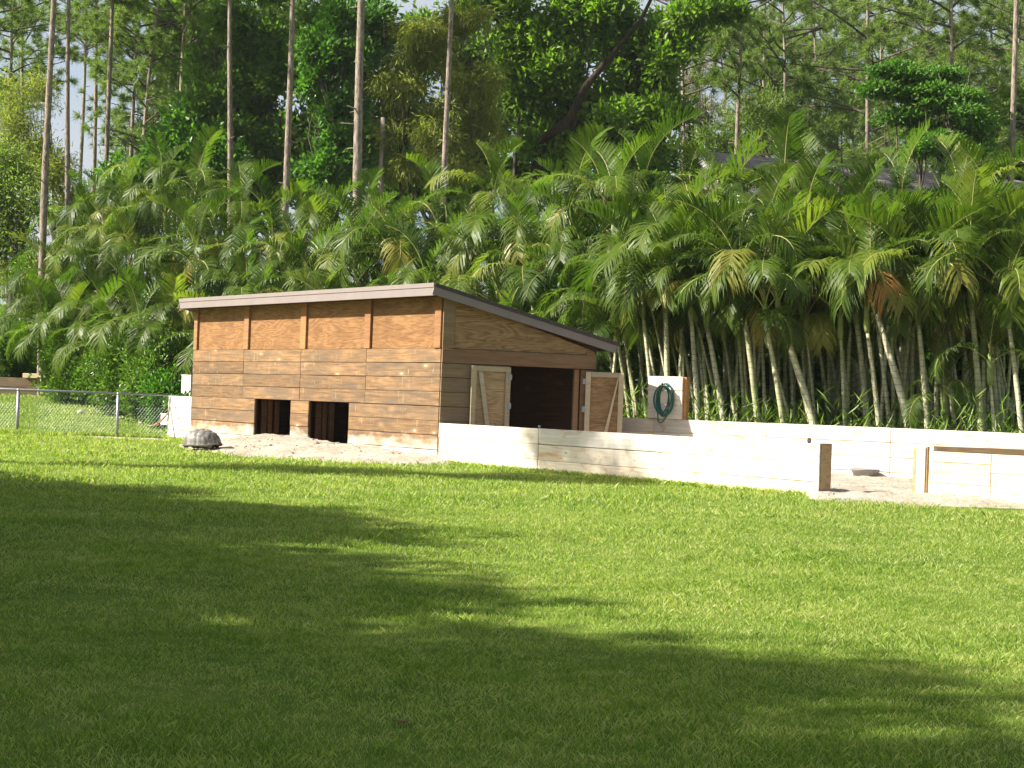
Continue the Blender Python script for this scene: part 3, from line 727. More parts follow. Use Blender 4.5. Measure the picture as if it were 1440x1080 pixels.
# ================================================================== vegetation
def rot_to(dirs, roll):
    """orthonormal frames with X along dirs"""
    d = dirs / np.linalg.norm(dirs, axis=1, keepdims=True)
    ref = np.where(np.abs(d[:, 2:3]) > .9, np.array([[1., 0, 0]]), np.array([[0, 0, 1.]]))
    u = np.cross(ref, d); u /= np.linalg.norm(u, axis=1, keepdims=True); w = np.cross(d, u)
    c, s_ = np.cos(roll)[:, None], np.sin(roll)[:, None]
    return d, u * c + w * s_, -u * s_ + w * c
def leaf_quads(P, dirs, roll, ln, wd, fold=.25):
    """each leaf: 4 verts diamond, folded, two triangles"""
    d, u, w = rot_to(dirs, roll); n = len(P); ln = ln[:, None]; wd = wd[:, None]
    V = np.empty((n, 4, 3)); V[:, 0] = P; V[:, 1] = P + d * ln * .5 + u * wd * .5 + w * wd * fold
    V[:, 2] = P + d * ln - w * ln * .12; V[:, 3] = P + d * ln * .5 - u * wd * .5 + w * wd * fold
    b = np.arange(n)[:, None] * 4; T = np.concatenate([b + [[0, 1, 2]], b + [[0, 2, 3]]], 1).reshape(-1, 3)
    return V.reshape(-1, 3), T
def crown(lobes, nclump, per, leaf, csize, up=.3, droop=0.0, flat=1.0, wratio=.45, seed=0, shell=.55, sub=6):
    g = np.random.default_rng(seed)
    if sub:
        L0 = np.array(lobes); k = np.repeat(np.arange(len(L0)), sub); dv = g.normal(size=(len(k), 3)); dv /= np.linalg.norm(dv, axis=1, keepdims=True)
        rr = g.random((len(k), 1)) ** .4 * .78; fr = g.uniform(.2, .42, (len(k), 1))
        lobes = np.concatenate([L0[k, :3] + dv * L0[k, 3:6] * rr, L0[k, 3:6] * fr], 1)
    vol = np.array([l[3] * l[4] * l[5] for l in lobes]) ** .67; pr = vol / vol.sum()
    idx = g.choice(len(lobes), nclump, p=pr); L = np.array(lobes)[idx]
    dv = g.normal(size=(nclump, 3)); dv /= np.linalg.norm(dv, axis=1, keepdims=True)
    rad = (shell + (1 - shell) * g.random(nclump)) ** .8
    rad *= 1 + .22 * g.normal(size=nclump)
    c = L[:, :3] + dv * L[:, 3:6] * rad[:, None]
    cs = csize * (.6 + .8 * g.random(nclump))
    P = np.repeat(c, per, 0); off = g.normal(size=(nclump * per, 3)) * .5; off[:, 2] *= flat; P = P + off * np.repeat(cs, per)[:, None]
    outd = np.repeat(dv, per, 0) * .7 + g.normal(size=P.shape) * .7 + off * .5; outd[:, 2] += up - droop
    ln = leaf * (.6 + .8 * g.random(len(P)))
    return leaf_quads(P, outd, g.random(len(P)) * 6.28, ln, ln * wratio)
def limb_points(a, b, bend, n=7, seed=0):
    r = random.Random(seed); a = Vector(a); b = Vector(b); s_ = Vector((r.uniform(-1, 1), r.uniform(-1, 1), r.uniform(-.2, .6))) * bend
    return [a.lerp(b, i / (n - 1)) + s_ * math.sin(math.pi * i / (n - 1)) for i in range(n)]

M['bark'] = barkmat('grey_bark', (.05, .038, .03), (.15, .12, .095))
M['pinebark'] = barkmat('pine_bark', (.10, .078, .06), (.34, .275, .22), (7, 7, 1.6))
M['lf_dark'] = leafmat('dark_glossy_leaves', (.06, .115, .016), (.13, .21, .03), (.2, .29, .05), .48, .35)
M['lf_bright'] = leafmat('bright_leaves', (.045, .11, .014), (.09, .19, .025), (.17, .27, .04), .42, .35)
M['lf_mid'] = leafmat('broad_leaves', (.07, .125, .014), (.155, .235, .024), (.25, .33, .045), .52, .45)
M['lf_fill'] = leafmat('mid_green_leaves', (.07, .12, .02), (.14, .21, .032), (.22, .28, .05), .5, .5)
M['lf_olive'] = leafmat('feathery_olive_leaves', (.16, .19, .03), (.30, .31, .06), (.40, .30, .09), .4, .6)
M['lf_willow'] = leafmat('yellow_green_leaves', (.12, .17, .03), (.22, .27, .06), (.32, .35, .1), .45, .5)
M['needle'] = leafmat('pine_needles', (.075, .115, .022), (.16, .215, .045), (.27, .30, .085), .4, .55)
M['lf_shrub'] = leafmat('shrub_leaves', (.05, .10, .016), (.13, .21, .03), (.26, .33, .07), .4, .32)
M['lf_dry'] = leafmat('dry_twigs', (.2, .17, .13), (.33, .29, .22), None, .2, .8)
M['frond'] = leafmat('palm_leaflets', (.028, .056, .008), (.09, .138, .013), (.26, .26, .045), .42, .42, per='object', sc=.9, spec=.22)
M['frond_y'] = leafmat('yellowing_palm_leaflets', (.12, .15, .025), (.24, .22, .04), (.35, .25, .05), .4, .4, per='object')
M['frond_d'] = leafmat('dead_palm_leaflets', (.22, .13, .06), (.42, .22, .07), (.5, .24, .06), .25, .7, tcol=(1.3, 1.0, .7), per='object')
M['rachis'] = simple('palm_rachis', (.30, .29, .09), .5, .2, 4)
M['dark_bark'] = barkmat('dark_bark', (.02, .015, .01), (.06, .045, .032))
M['ring'] = ringmat('ringed_palm_trunk', (.60, .56, .42), (.44, .45, .24), (.22, .19, .12))
M['shaft'] = simple('palm_crownshaft', (.24, .29, .09), .45, .2, 5)

def tree(name, base, h_tr, r_tr, lobes, leaf, nclump, per, csize, mat, label, cat='tree', group=None, lean=(0, 0), limbs=6, bark='bark', seed=1, **k):
    base = Vector(base); base.z = lawn_h(base.x, base.y) - .1
    o = empty(name, base, label, cat, group)
    mb = MB(); r = random.Random(seed)
    top = Vector((lean[0], lean[1], h_tr)); pts = limb_points((0, 0, 0), top, .25, 9, seed)
    mb.tube(pts, [r_tr * (1.25 - .9 * i / 8) if i else r_tr * 1.6 for i in range(9)], 10)
    for i in range(limbs):
        l = lobes[i % len(lobes)]; s_ = pts[3 + i % 5]; e_ = Vector(l[:3]) + Vector((r.uniform(-.3, .3) * l[3], r.uniform(-.3, .3) * l[4], r.uniform(-.2, .4) * l[5]))
        P = limb_points(s_, e_, .5, 6, seed + i); mb.tube(P, [r_tr * .45 * (1 - .8 * j / 5) for j in range(6)], 7)
        for q in range(3):
            e2 = e_ + Vector((r.uniform(-.7, .7) * l[3], r.uniform(-.7, .7) * l[4], r.uniform(-.3, .7) * l[5])); mb.tube(limb_points(P[3], e2, .3, 5, seed + 9 * i + q), [r_tr * .16 * (1 - .7 * j / 4) for j in range(5)], 5)
    mb.obj('trunk', bark, o, Matrix.Translation(base))
    V, T = crown(lobes, nclump, per, leaf, csize, seed=seed, **k)
    obj('crown', npmesh('crown', V, T, M[mat]), o, Matrix.Translation(base))
    return o
def lobes_for(base, px_list, Y, dr=None):
    """(px, py, half width px, half height px) seen at depth Y -> lobes relative to the base"""
    out = []
    for i, (px, py, wx, wy) in enumerate(px_list):
        c = at(px, py, Y); s_ = Y / F; oy = random.Random(i * 7 + int(px)).uniform(-.35, .35) * wx * s_
        out.append((c.x - base[0], oy, c.z, wx * s_, (dr or wx) * s_ if False else wx * s_ * .8, wy * s_))
    return out

# --- pines
def make_pine(seed, H, crown0):
    """trunk mesh, crown mesh, limbs mesh ; trunk straight with slight sway"""
    r = random.Random(seed); mb = MB(); n = 40
    sway = [Vector((.25 * math.sin(i * .15 + seed), .2 * math.cos(i * .12 + seed), 0)) * (i / n) for i in range(n + 1)]
    pts = [Vector((0, 0, H * i / n)) + sway[i] for i in range(n + 1)]
    mb.tube(pts, [.13 * (1 - .7 * (i / n) ** 1.3) + (.04 if i == 0 else 0) for i in range(n + 1)], 10)
    for v in mb.V:
        v_ = v - Vector((0, 0, v.z)); q = noise.noise(Vector((v.x * 9 + seed, v.y * 9, v.z * 1.6))); v.x += v_.x * .10 * q; v.y += v_.y * .10 * q
    for i in range(16):
        z = H * r.uniform(.15, crown0); k = int(z / H * n); p = pts[k].lerp(pts[min(n, k + 1)], z / H * n - k); a = r.uniform(0, 6.28); l_ = r.uniform(.18, .45)
        mb.tube([p, p + Vector((math.cos(a) * l_, math.sin(a) * l_, l_ * r.uniform(-.1, .5)))], [.03, .012], 4)
    tr = mesh('pine_trunk', mb.V, mb.F, M['pinebark'], True)
    lm = MB(); g = np.random.default_rng(seed); tP = []; tD = []
    nl = 34
    for i in range(nl):
        f = crown0 + (1 - crown0) * (i + r.random()) / nl; z = H * f; k = min(n - 1, int(f * n)); p = pts[k].lerp(pts[k + 1], f * n - k)
        ln = (1.0 + 2.6 * math.sin(math.pi * min(1, (f - crown0) / (1 - crown0) * .85 + .12))) * r.uniform(.6, 1.15); a = r.uniform(0, 6.28); up = r.uniform(-.05, .45)
        e_ = p + Vector((math.cos(a) * ln, math.sin(a) * ln, up * ln + .25)); P = limb_points(p, e_, .25, 5, seed * 50 + i)
        lm.tube(P, [.05 * (1 - .7 * j / 4) for j in range(5)], 5)
        for q in range(9):
            s_ = P[2].lerp(P[4], r.random()) ; e2 = s_ + Vector((r.uniform(-.7, .7), r.uniform(-.7, .7), r.uniform(-.1, .55)))
            lm.tube([s_, e2], [.014, .008], 3); tP.append(e2); tD.append((e2 - s_).normalized())
        tP.append(e_); tD.append((e_ - p).normalized())
    lb = mesh('pine_limbs', lm.V, lm.F, M['bark'], True)
    tP = np.array([tuple(v) for v in tP]); tD = np.array([tuple(v) for v in tD]); per = 60
    P = np.repeat(tP, per, 0) + g.normal(size=(len(tP) * per, 3)) * .05; D = np.repeat(tD, per, 0) * .6 + g.normal(size=P.shape) * .62; D[:, 2] += .12
    D /= np.linalg.norm(D, axis=1, keepdims=True)
    ln = .36 * (.7 + .5 * g.random(len(P)))[:, None]; d, u, w = rot_to(D, g.random(len(P)) * 6.28); wd = .016
    V = np.empty((len(P), 3, 3)); V[:, 0] = P - u * wd; V[:, 1] = P + u * wd; V[:, 2] = P + d * ln + np.array([0, 0, -.05])
    T = np.arange(len(P) * 3).reshape(-1, 3)
    return tr, lb, npmesh('pine_needles', V.reshape(-1, 3), T, M['needle'])
PINES = [make_pine(1, 22, .52), make_pine(2, 24, .6), make_pine(3, 20, .42), make_pine(4, 26, .66)]
# px at y=250, depth, variant, scale, label
pines = [
 (64, 52, 3, 1.0, 'thick pine trunk, tallest and nearest at the left edge of the woods'),
 (97, 60, 3, .95, 'slim straight pine second from the left, sky on both sides of its trunk'),
 (130, 74, 3, 1.0, 'very thin pine between the second and third slim trunks over the left sky gap'),
 (150, 62, 3, .95, 'slim dark pine directly right of the left sky gap'),
 (178, 70, 0, 1.02, 'pine leaning slightly right in a pair behind the left palms'),
 (187, 72, 1, 1.0, 'straight darker pine of the pair behind the left palms'),
 (212, 88, 0, 1.05, 'distant thin pine just right of the leaning pair'),
 (236, 80, 2, 1.1, 'distant pine with low branches above the left palms'),
 (256, 66, 1, 1.0, 'grey pine rising at the left edge of the dark leafy tree'),
 (325, 58, 3, 1.0, 'thin reddish pine in front of the dark leafy tree'),
 (401, 53, 3, .97, 'tall reddish pine trunk standing alone before the dark leafy shade'),
 (506, 51, 3, 1.0, 'thick rough pine trunk left of the feathery olive tree'),
 (525, 56.5, 1, .5, 'short pale trunk beside the thick rough pine, its top lost in olive foliage'),
 (624, 52, 3, .93, 'grey slim pine trunk in front of the feathery olive tree'),
 (958, 66, 1, .95, 'dark thin pine right of the big spreading tree, against the sky'),
 (1036, 64, 1, .97, 'straight brown pine behind the tallest palm frond'),
 (1074, 82, 0, 1.1, 'far thin pine left of the grey roof'),
 (1098, 72, 0, 1.0, 'pine with open crown above the grey roof ridge'),
 (1110, 92, 2, 1.2, 'farthest thin pine above the grey roof ridge'),
 (1146, 78, 0, 1.0, 'bushy pine over the middle of the grey roof'),
 (1216, 60, 2, 1.0, 'forked dark pine left of the layered bright tree'),
 (1232, 84, 2, 1.15, 'far pine directly behind the layered bright tree'),
 (1343, 58, 2, 1.08, 'broad crowned dark pine above the layered bright tree'),
 (1420, 46, 3, .95, 'pale pine trunk standing alone at the right edge'),
 (1432, 70, 0, 1.0, 'thinner pine behind the pale trunk at the right edge'),
 (1300, 88, 0, 1.15, 'distant pine between the broad crowned pine and the right edge'),
 (1385, 80, 2, 1.15, 'distant bushy pine near the right edge'),
 (30, 84, 1, 1.1, 'distant dark pine left of the thick left trunk'),
 (10, 76, 1, 1.0, 'distant pine at the very left edge'),
 (112, 95, 3, 1.2, 'faint far pine seen low between the slim left trunks'),
 (290, 82, 0, 1.1, 'distant pine showing above the dark leafy tree'),
 (1010, 90, 2, 1.2, 'far bushy pine behind the straight brown pine'),
 (-30, 60, 1, 1.0, 'pine just outside the left edge of the woods'),
 (1475, 62, 2, 1.0, 'pine just outside the right edge of the woods'),
 (1180, 100, 0, 1.3, 'very distant pine behind the forked dark pine'),
 (1262, 96, 2, 1.3, 'very distant pine right of the forked dark pine'),
]
for i, (px, Y, v, sc, lab) in enumerate(pines):
    p_ = at(px, 250, Y); x = p_.x + p_.z * math.tan(R(1.1)); b = Vector((x, Y, 0)); wf = {506: 1.35, 401: 1.05, 64: 1.05, 1420: .85}.get(px, 1.0); o = empty('pine_tree', b, lab, 'pine tree', 'tall pines standing in the woods behind')
    tr, lb, nd = PINES[v]; m = Matrix.Translation(b) @ Matrix.Rotation(-R(1.1), 4, 'Y') @ Matrix.Rotation(i * 2.4, 4, 'Z') @ Matrix.Diagonal((sc * wf, sc * wf, sc, 1))
    if px == 178: m = Matrix.Translation(b) @ Matrix.Rotation(R(3), 4, 'Y') @ Matrix.Diagonal((sc, sc, sc, 1))
    if px == 525:
        mb = MB(); mb.tube([(0, 0, 0), (.05, 0, 4), (.1, 0, at(525, 165, Y).z)], [.13, .11, .09], 9); mb.obj('trunk', 'pinebark', o, Matrix.Translation(b)); continue
    obj('trunk', tr, o, m); obj('limbs', lb, o, m); obj('crown', nd, o, m)

# --- big trees behind the palms
def T(name, px, Y, lob, *a, **k):
    b = (xat(px, Y), Y, 0); return tree(name, b, a[0], a[1], lobes_for(b, lob, Y), *a[2:], **k)
T('leafy_tree', 330, 62, [(300, 110, 60, 60), (350, 60, 60, 60), (300, 190, 50, 60), (365, 150, 55, 70), (430, 170, 45, 70), (340, 235, 70, 50), (450, 90, 45, 70), (420, 240, 60, 60), (380, 15, 60, 40), (480, 200, 50, 80)],
  8, .35, .24, 2100, 14, .36, 'lf_dark', 'dense dark leafy tree behind the lone reddish pine trunk', seed=11)
T('leafy_tree', 462, 57, [(455, 100, 35, 45), (490, 60, 40, 40), (470, 150, 35, 35), (440, 60, 22, 30), (520, 20, 50, 35), (475, 20, 35, 30), (480, 205, 40, 35), (450, 245, 40, 30)],
  9, .25, .22, 1500, 13, .36, 'lf_bright', 'bright green leafy tree left of the thick rough pine trunk', seed=12)
T('feathery_tree', 600, 57, [(575, 60, 55, 45), (560, 130, 55, 40), (600, 180, 70, 50), (540, 185, 35, 30), (650, 110, 50, 50), (640, 40, 60, 45), (680, 180, 40, 50), (570, 235, 50, 25), (620, 235, 60, 30)],
  10, .2, .26, 2000, 16, .38, 'lf_olive', 'feathery olive green conifer with drooping sprays behind the grey slim pine', seed=13, droop=.9, wratio=.14, up=0, flat=.6)
big = T('spreading_tree', 735, 60, [(760, 60, 75, 60), (840, 40, 80, 55), (900, 100, 70, 55), (820, 120, 80, 60), (930, 40, 70, 30), (980, 15, 60, 25), (760, 150, 60, 60), (880, 165, 75, 45), (940, 150, 40, 50), (720, 90, 50, 60), (800, 200, 90, 40), (700, 20, 60, 40), (1030, 15, 30, 14), (900, 210, 60, 35)],
  7, .4, .27, 3000, 15, .40, 'lf_mid', 'huge dark spreading broadleaf tree with a long curved limb over the palms', seed=14)
bb = Vector((xat(735, 60), 60, 0)); mb = MB(); mb.tube([at(740, 300, 60), at(765, 195, 58.5), at(800, 168, 57.5), at(825, 120, 56.8), at(850, 90, 56.4), at(900, 30, 56), at(925, -20, 56)], [.26, .2, .17, .14, .11, .08, .05], 9)
mb.obj('limb', 'dark_bark', big)
T('layered_tree', 1300, 46, [(1300, 105, 55, 12), (1280, 125, 60, 12), (1330, 140, 60, 13), (1270, 160, 35, 10), (1350, 165, 55, 14), (1300, 185, 60, 14), (1240, 125, 25, 10), (1370, 190, 30, 12), (1260, 95, 30, 9), (1330, 205, 60, 12)],
  6.5, .18, .13, 2000, 20, .3, 'lf_bright', 'bright green tree with flat layered branches beyond the grey roof', seed=15, flat=.35, up=.1)
T('willow_tree', 15, 58, [(10, 270, 45, 50), (35, 330, 30, 60), (5, 370, 40, 60), (25, 420, 35, 50), (-30, 330, 60, 120), (50, 400, 20, 40)],
  7, .2, .17, 1500, 10, .45, 'lf_willow', 'pale yellow green willowy tree at the left edge', seed=16, droop=.5, wratio=.3)
T('feathery_tree', 75, 66, [(58, 150, 22, 45), (40, 215, 30, 40), (15, 190, 30, 60), (70, 270, 40, 30), (100, 330, 60, 50), (150, 330, 60, 40), (200, 300, 60, 30)],
  8, .2, .2, 1800, 14, .5, 'lf_olive', 'olive feathery tree filling the space behind the thick left pine', seed=17, droop=.7, wratio=.16)
T('leafy_tree', 230, 60, [(240, 250, 60, 40), (300, 260, 60, 40), (180, 270, 40, 30), (270, 215, 35, 35)], 5, .2, .24, 1100, 10, .45, 'lf_bright', 'low bright tree behind the left palms below the pines', seed=18)
T('bare_tree', 985, 78, [(975, 100, 35, 45), (990, 150, 35, 40), (960, 140, 25, 40)], 9, .2, .3, 260, 8, .6, 'lf_dry', 'thin greyish tree with sparse dry foliage between the spreading tree and the brown pine', seed=19, wratio=.12, limbs=12)
T('leafy_tree', 1130, 70, [(1100, 150, 50, 40), (1150, 170, 60, 40), (1200, 150, 50, 45), (1050, 170, 50, 40), (1010, 190, 50, 35)], 6, .2, .26, 800, 10, .55, 'needle', 'low olive tree clump behind the grey roof', seed=20, wratio=.2)
T('leafy_tree', 1410, 62, [(1400, 190, 60, 50), (1440, 150, 50, 60), (1360, 230, 60, 40), (1450, 230, 60, 60)], 6, .2, .26, 1300, 10, .5, 'lf_mid', 'green tree behind the palms at the right edge', seed=21)
T('leafy_tree', 760, 62, [(650, 240, 80, 60), (760, 240, 80, 50), (560, 270, 80, 50), (450, 260, 80, 60), (880, 240, 80, 40), (405, 210, 50, 70), (330, 260, 70, 50), (470, 200, 60, 50)], 4, .3, .3, 3000, 12, .5, 'lf_dark', 'dark low tree filling the gap under the feathery and spreading trees', seed=22)

T('leafy_tree', 560, 76, [(470, 60, 90, 60), (560, 100, 90, 60), (650, 60, 90, 60), (730, 120, 80, 70), (520, 190, 90, 60), (640, 180, 90, 60), (800, 60, 80, 60), (860, 160, 80, 50)], 8, .3, .36, 2400, 12, .6, 'lf_fill', 'mid green trees closing the gaps behind the feathery tree', seed=24)
T('leafy_tree', 280, 78, [(250, 120, 50, 60), (300, 60, 70, 60), (360, 120, 70, 70), (420, 60, 60, 60), (230, 220, 60, 50), (330, 210, 80, 60)], 8, .3, .36, 1500, 12, .6, 'lf_fill', 'mid green trees closing the gaps behind the dark leafy tree', seed=25)
T('leafy_tree', 1180, 92, [(1080, 130, 70, 50), (1180, 90, 80, 50), (1280, 70, 80, 50), (1380, 100, 80, 60), (1450, 60, 60, 60), (1130, 60, 60, 40), (1330, 160, 90, 50), (1060, 60, 50, 40)], 8, .3, .4, 1500, 12, .8, 'needle', 'soft pale green distant canopy behind the right hand pines', seed=26, wratio=.12)
T('leafy_tree', 190, 96, [(190, 240, 40, 40), (225, 170, 45, 60), (250, 240, 60, 50), (230, 100, 40, 50), (60, 250, 60, 50), (10, 130, 50, 60)], 8, .3, .4, 800, 12, .8, 'needle', 'soft pale green distant canopy behind the left hand pines', seed=27, wratio=.12)
# far wood that reads as one mass
g = np.random.default_rng(5); lob = []
for i in range(70):
    x = -70 + 140 * i / 69; lob.append((x, 118 + g.normal() * 4, 3 + g.random() * 2.5, 4, 3, 5 + 3 * g.random()))
V_, T_ = crown(lob, 5000, 8, .6, 1.2, seed=31, sub=3); tag(obj('far_woods', npmesh('far_woods', V_, T_, M['lf_mid'])), 'low far wood closing the view behind the pines', kind='stuff')

# --- shrubs (left, under the palms)
def shrub(px, Y, w, h, label, seed, mat='lf_shrub', leaf=.11, name='shrub', n=900):
    b = (xat(px, Y), Y, 0); zb = lawn_h(b[0], b[1]); lob = [(0, 0, h * .45, w, w * .8, h * .52), (w * .4, 0, h * .6, w * .6, w * .5, h * .4), (-w * .4, .1, h * .5, w * .6, w * .5, h * .45), (.1, -.2, h * .3, w * .9, w * .7, h * .35)]
    tree(name, b, h * .6, .05, lob, leaf, n, 12, .26, mat, label, 'shrub', None, limbs=4, seed=seed)
shrub(95, 48.5, 1.0, 2.9, 'light green shrub right of the timber planter wall', 41)
shrub(130, 48, 1.0, 2.6, 'shrub next to the light green one, above the pale stone', 42)
shrub(170, 45.5, 1.1, 2.6, 'shrub behind the second post of the chain fence', 43)
shrub(212, 44, 1.1, 2.8, 'tall leafy shrub just left of the white box and the shed', 44)
shrub(240, 43, .9, 1.9, 'bright shrub behind the short white wall', 45, 'lf_bright')
shrub(12, 55, 1.2, 3.0, 'dark shrub behind the timber planter wall', 46, 'lf_dark')
shrub(-20, 54, 1.4, 3.0, 'dark shrub at the left edge behind the planter wall', 47, 'lf_dark')
shrub(45, 56, 1.4, 2.4, 'dark shrub between the planter wall and the light shrubs', 48, 'lf_dark')
b = (xat(256, 39.4), 39.4, 0); tree('young_plant', b, .6, .02, [(0, 0, 1.05, .32, .2, .22), (.12, 0, .7, .3, .2, .4)], .12, 130, 8, .12, 'lf_bright', 'bright young plant peeping over the short white wall beside the shed', 'plant', limbs=3, seed=49)

# --- areca palms
def make_frond(seed, L, arch, mat, n=44, droopy=0.0, young=False):
    """returns mesh: rachis plus leaflets; starts at origin, grows up (+Z) then arches to +X"""
    r = random.Random(seed); K = 16; ang = R(78) if not young else R(88); pts = [Vector((0, 0, 0))]; step = L / K; side = r.uniform(-.25, .25)
    for i in range(K):
        f = i / K; a = ang - arch * (f ** 1.35); pts.append(pts[-1] + Vector((math.cos(a), side * f, math.sin(a))) * step)
    mb = MB(); mb.tube(pts, [.016 * (1 - .85 * i / K) + .002 for i in range(K + 1)], 4)
    V = []; Fc = []; MI = []
    V += mb.V; Fc += mb.F; MI += [0] * len(mb.F)
    for i in range(n):
        f = .2 + .8 * (i + .5) / n; u = f * K; k = min(K - 1, int(u)); p = pts[k].lerp(pts[k + 1], u - k); t = (pts[k + 1] - pts[k]).normalized()
        s0 = Vector((0, 1, 0)); s0 = (s0 - t * s0.dot(t)).normalized(); nrm = s0.cross(t) * -1
        if nrm.z < 0 and False: nrm = -nrm
        ll = (.68 * math.sin(math.pi * (.12 + .80 * (i + .5) / n)) ** .7 + .05) * r.uniform(.78, 1.08) * (L / 2.3)
        for sg_ in (1, -1):
            if r.random() < .05: continue
            fw = .55 + .55 * f; lift = .55 - .25 * f + (.4 if young else 0)
            d = (s0 * sg_ + t * fw + nrm * lift * r.uniform(.6, 1.2)).normalized()
            w = .017 * (L / 2.3); wv = t.cross(d); wv = d.cross(wv).normalized() if False else (t - d * t.dot(d)).normalized()
            g_ = Vector((0, 0, -1)); dr = (.5 + droopy) * r.uniform(.7, 1.3) * (0.25 if young else 1)
            m1 = p + d * ll * .45 + g_ * ll * dr * .16; m2 = p + d * ll * .8 + g_ * ll * dr * .55; e_ = p + d * ll * .97 + g_ * ll * dr * 1.0
            o = len(V); V += [p - wv * w * .5, p + wv * w * .5, m1 + wv * w, m1 - wv * w, m2 + wv * w * .7, m2 - wv * w * .7, e_]
            Fc += [(o, o + 1, o + 2, o + 3), (o + 3, o + 2, o + 4, o + 5), (o + 5, o + 4, o + 6)]; MI += [1] * 3
    me = mesh('frond', V, Fc, [M['rachis'], M[mat]]); me.polygons.foreach_set('material_index', MI); return me
FR = {'g': [make_frond(i, 2.0 + .12 * (i % 5), R(105 + 14 * (i % 6)), 'frond', droopy=.1 * (i % 3)) for i in range(12)],
      'u': [make_frond(20 + i, 1.9 + .15 * i, R(45 + 12 * i), 'frond', young=True) for i in range(4)],
      'y': [make_frond(30 + i, 2.1, R(135 + 12 * i), 'frond_y', droopy=.35) for i in range(3)],
      'd': [make_frond(40 + i, 1.7, R(165 + 8 * i), 'frond_d', n=34, droopy=.8) for i in range(2)]}
TRK = {}
def trunk_mesh(h, lx, ly, r0, seed):
    n = 10; P = [Vector((lx * (i / n) ** 1.25, ly * (i / n) ** 1.25, h * i / n)) for i in range(n + 1)]
    V, Fc = tube(P, [r0 * (1.25 - .45 * i / n) if i else r0 * 1.5 for i in range(n + 1)], 9); return mesh('palm_trunk', V, Fc, M['ring'], True)
def shaft_mesh(r0):
    V, Fc = tube([(0, 0, 0), (0, 0, .12), (0, 0, .4), (0, 0, .62)], [r0 * .85, r0 * 1.25, r0 * 1.0, r0 * .5], 9); return mesh('crownshaft', V, Fc, M['shaft'], True)
SHAFT = shaft_mesh(.055)
rp = random.Random(99)
def palm(bx, by, h, lx=0, ly=0, r0=.05, nf=10, label='', group='areca palms in the dense hedge', sc=1.0, dead=0.0, yel=.08, droop=48):
    zb = lawn_h(bx, by); b = Vector((bx, by, zb)); o = empty('areca_palm', b, label, 'palm', group)
    mw = Matrix.Translation(b)
    obj('trunk', trunk_mesh(h, lx, ly, r0, 0), o, mw)
    tip = b + Vector((lx, ly, h)); tilt = Vector((lx * .5, ly * .5, h)).normalized()
    q = Vector((0, 0, 1)).rotation_difference(tilt).to_matrix().to_4x4()
    if h > 1.2: obj('crownshaft', SHAFT, o, Matrix.Translation(tip - tilt * .1) @ q)
    a0 = rp.uniform(0, 6.28)
    for i in range(nf):
        a = a0 + i * 2.4; f = i / nf
        kind = 'u' if f < .2 else 'g'
        if f > .55 and rp.random() < yel * 2.2: kind = 'y'
        if f > .75 and rp.random() < dead: kind = 'd'
        lst = FR[kind]; me = lst[rp.randrange(len(lst))]
        pitch = R(0 + droop * f + rp.uniform(-8, 8)); s_ = sc * rp.uniform(.85, 1.12)
        m = Matrix.Translation(tip + tilt * (.45 - .25 * f if h > 1.2 else .05)) @ q @ Matrix.Rotation(a, 4, 'Z') @ Matrix.Rotation(pitch, 4, 'Y') @ Matrix.Rotation(rp.uniform(-.35, .35), 4, 'Z') @ Matrix.Diagonal((s_, s_, s_, 1))
        obj('frond', me, o, m)
    return o
refs = [(60, 'over the light shrubs right of the planter wall'), (200, 'behind the shrubs left of the shed'), (300, 'behind the left end of the shed roof'), (400, 'behind the shed roof, below the lone reddish pine'),
        (480, 'behind the middle of the shed roof'), (560, 'behind the shed roof, below the thick rough pine'), (650, 'behind the shed, below the grey slim pine'), (740, 'behind the low end of the shed roof'),
        (830, 'behind the open right door leaf'), (900, 'behind the hose board'), (980, 'just right of the hose board'), (1070, 'behind the brown end post of the long wall'), (1150, 'behind the gap in the front wall'),
        (1220, 'above the feed bowl'), (1290, 'behind the double post of the right wall'), (1360, 'behind the right wall'), (1440, 'at the right edge of the hedge')]
def ref(px): return min(refs, key=lambda r_: abs(r_[0] - px))[1]
# front row read from the photograph: base px, top px, top py, depth, radius, tone word
front = [(919, 904, 440, 33.6, .045, 'slim grey'), (939, 936, 434, 33.0, .06, 'straight pale'), (962, 958, 458, 34.0, .035, 'thin'), (982, 971, 444, 32.8, .055, 'yellowish'), (999, 986, 470, 33.5, .04, 'orange tinted'),
         (1020, 996, 455, 32.5, .06, 'grey'), (1054, 1046, 480, 33.2, .035, 'thin'), (1066, 1044, 425, 32.0, .06, 'tall pale'), (1077, 1074, 460, 33.0, .04, 'thin upright'), (1103, 1076, 455, 31.6, .055, 'yellowish'),
         (1134, 1131, 478, 33.0, .04, 'thin pale'), (1148, 1099, 445, 31.2, .07, 'thick pale'), (1189, 1181, 470, 31.6, .04, 'slender'), (1222, 1207, 450, 31.8, .065, 'mossy grey'), (1238, 1219, 460, 31.0, .05, 'pale'),
         (1252, 1230, 450, 31.6, .045, 'slim'), (1281, 1234, 430, 30.6, .07, 'thick'), (1306, 1292, 450, 30.6, .055, 'bright upright'), (1344, 1316, 430, 31.2, .04, 'slim green'), (1381, 1370, 405, 30.0, .06, 'tall'),
         (1384, 1380, 500, 31.0, .045, 'short'), (1440, 1425, 455, 29.6, .05, 'orange tinted'), (1410, 1404, 470, 31.0, .045, 'thin'), (1330, 1322, 480, 31.4, .035, 'thin')]
seen = {}
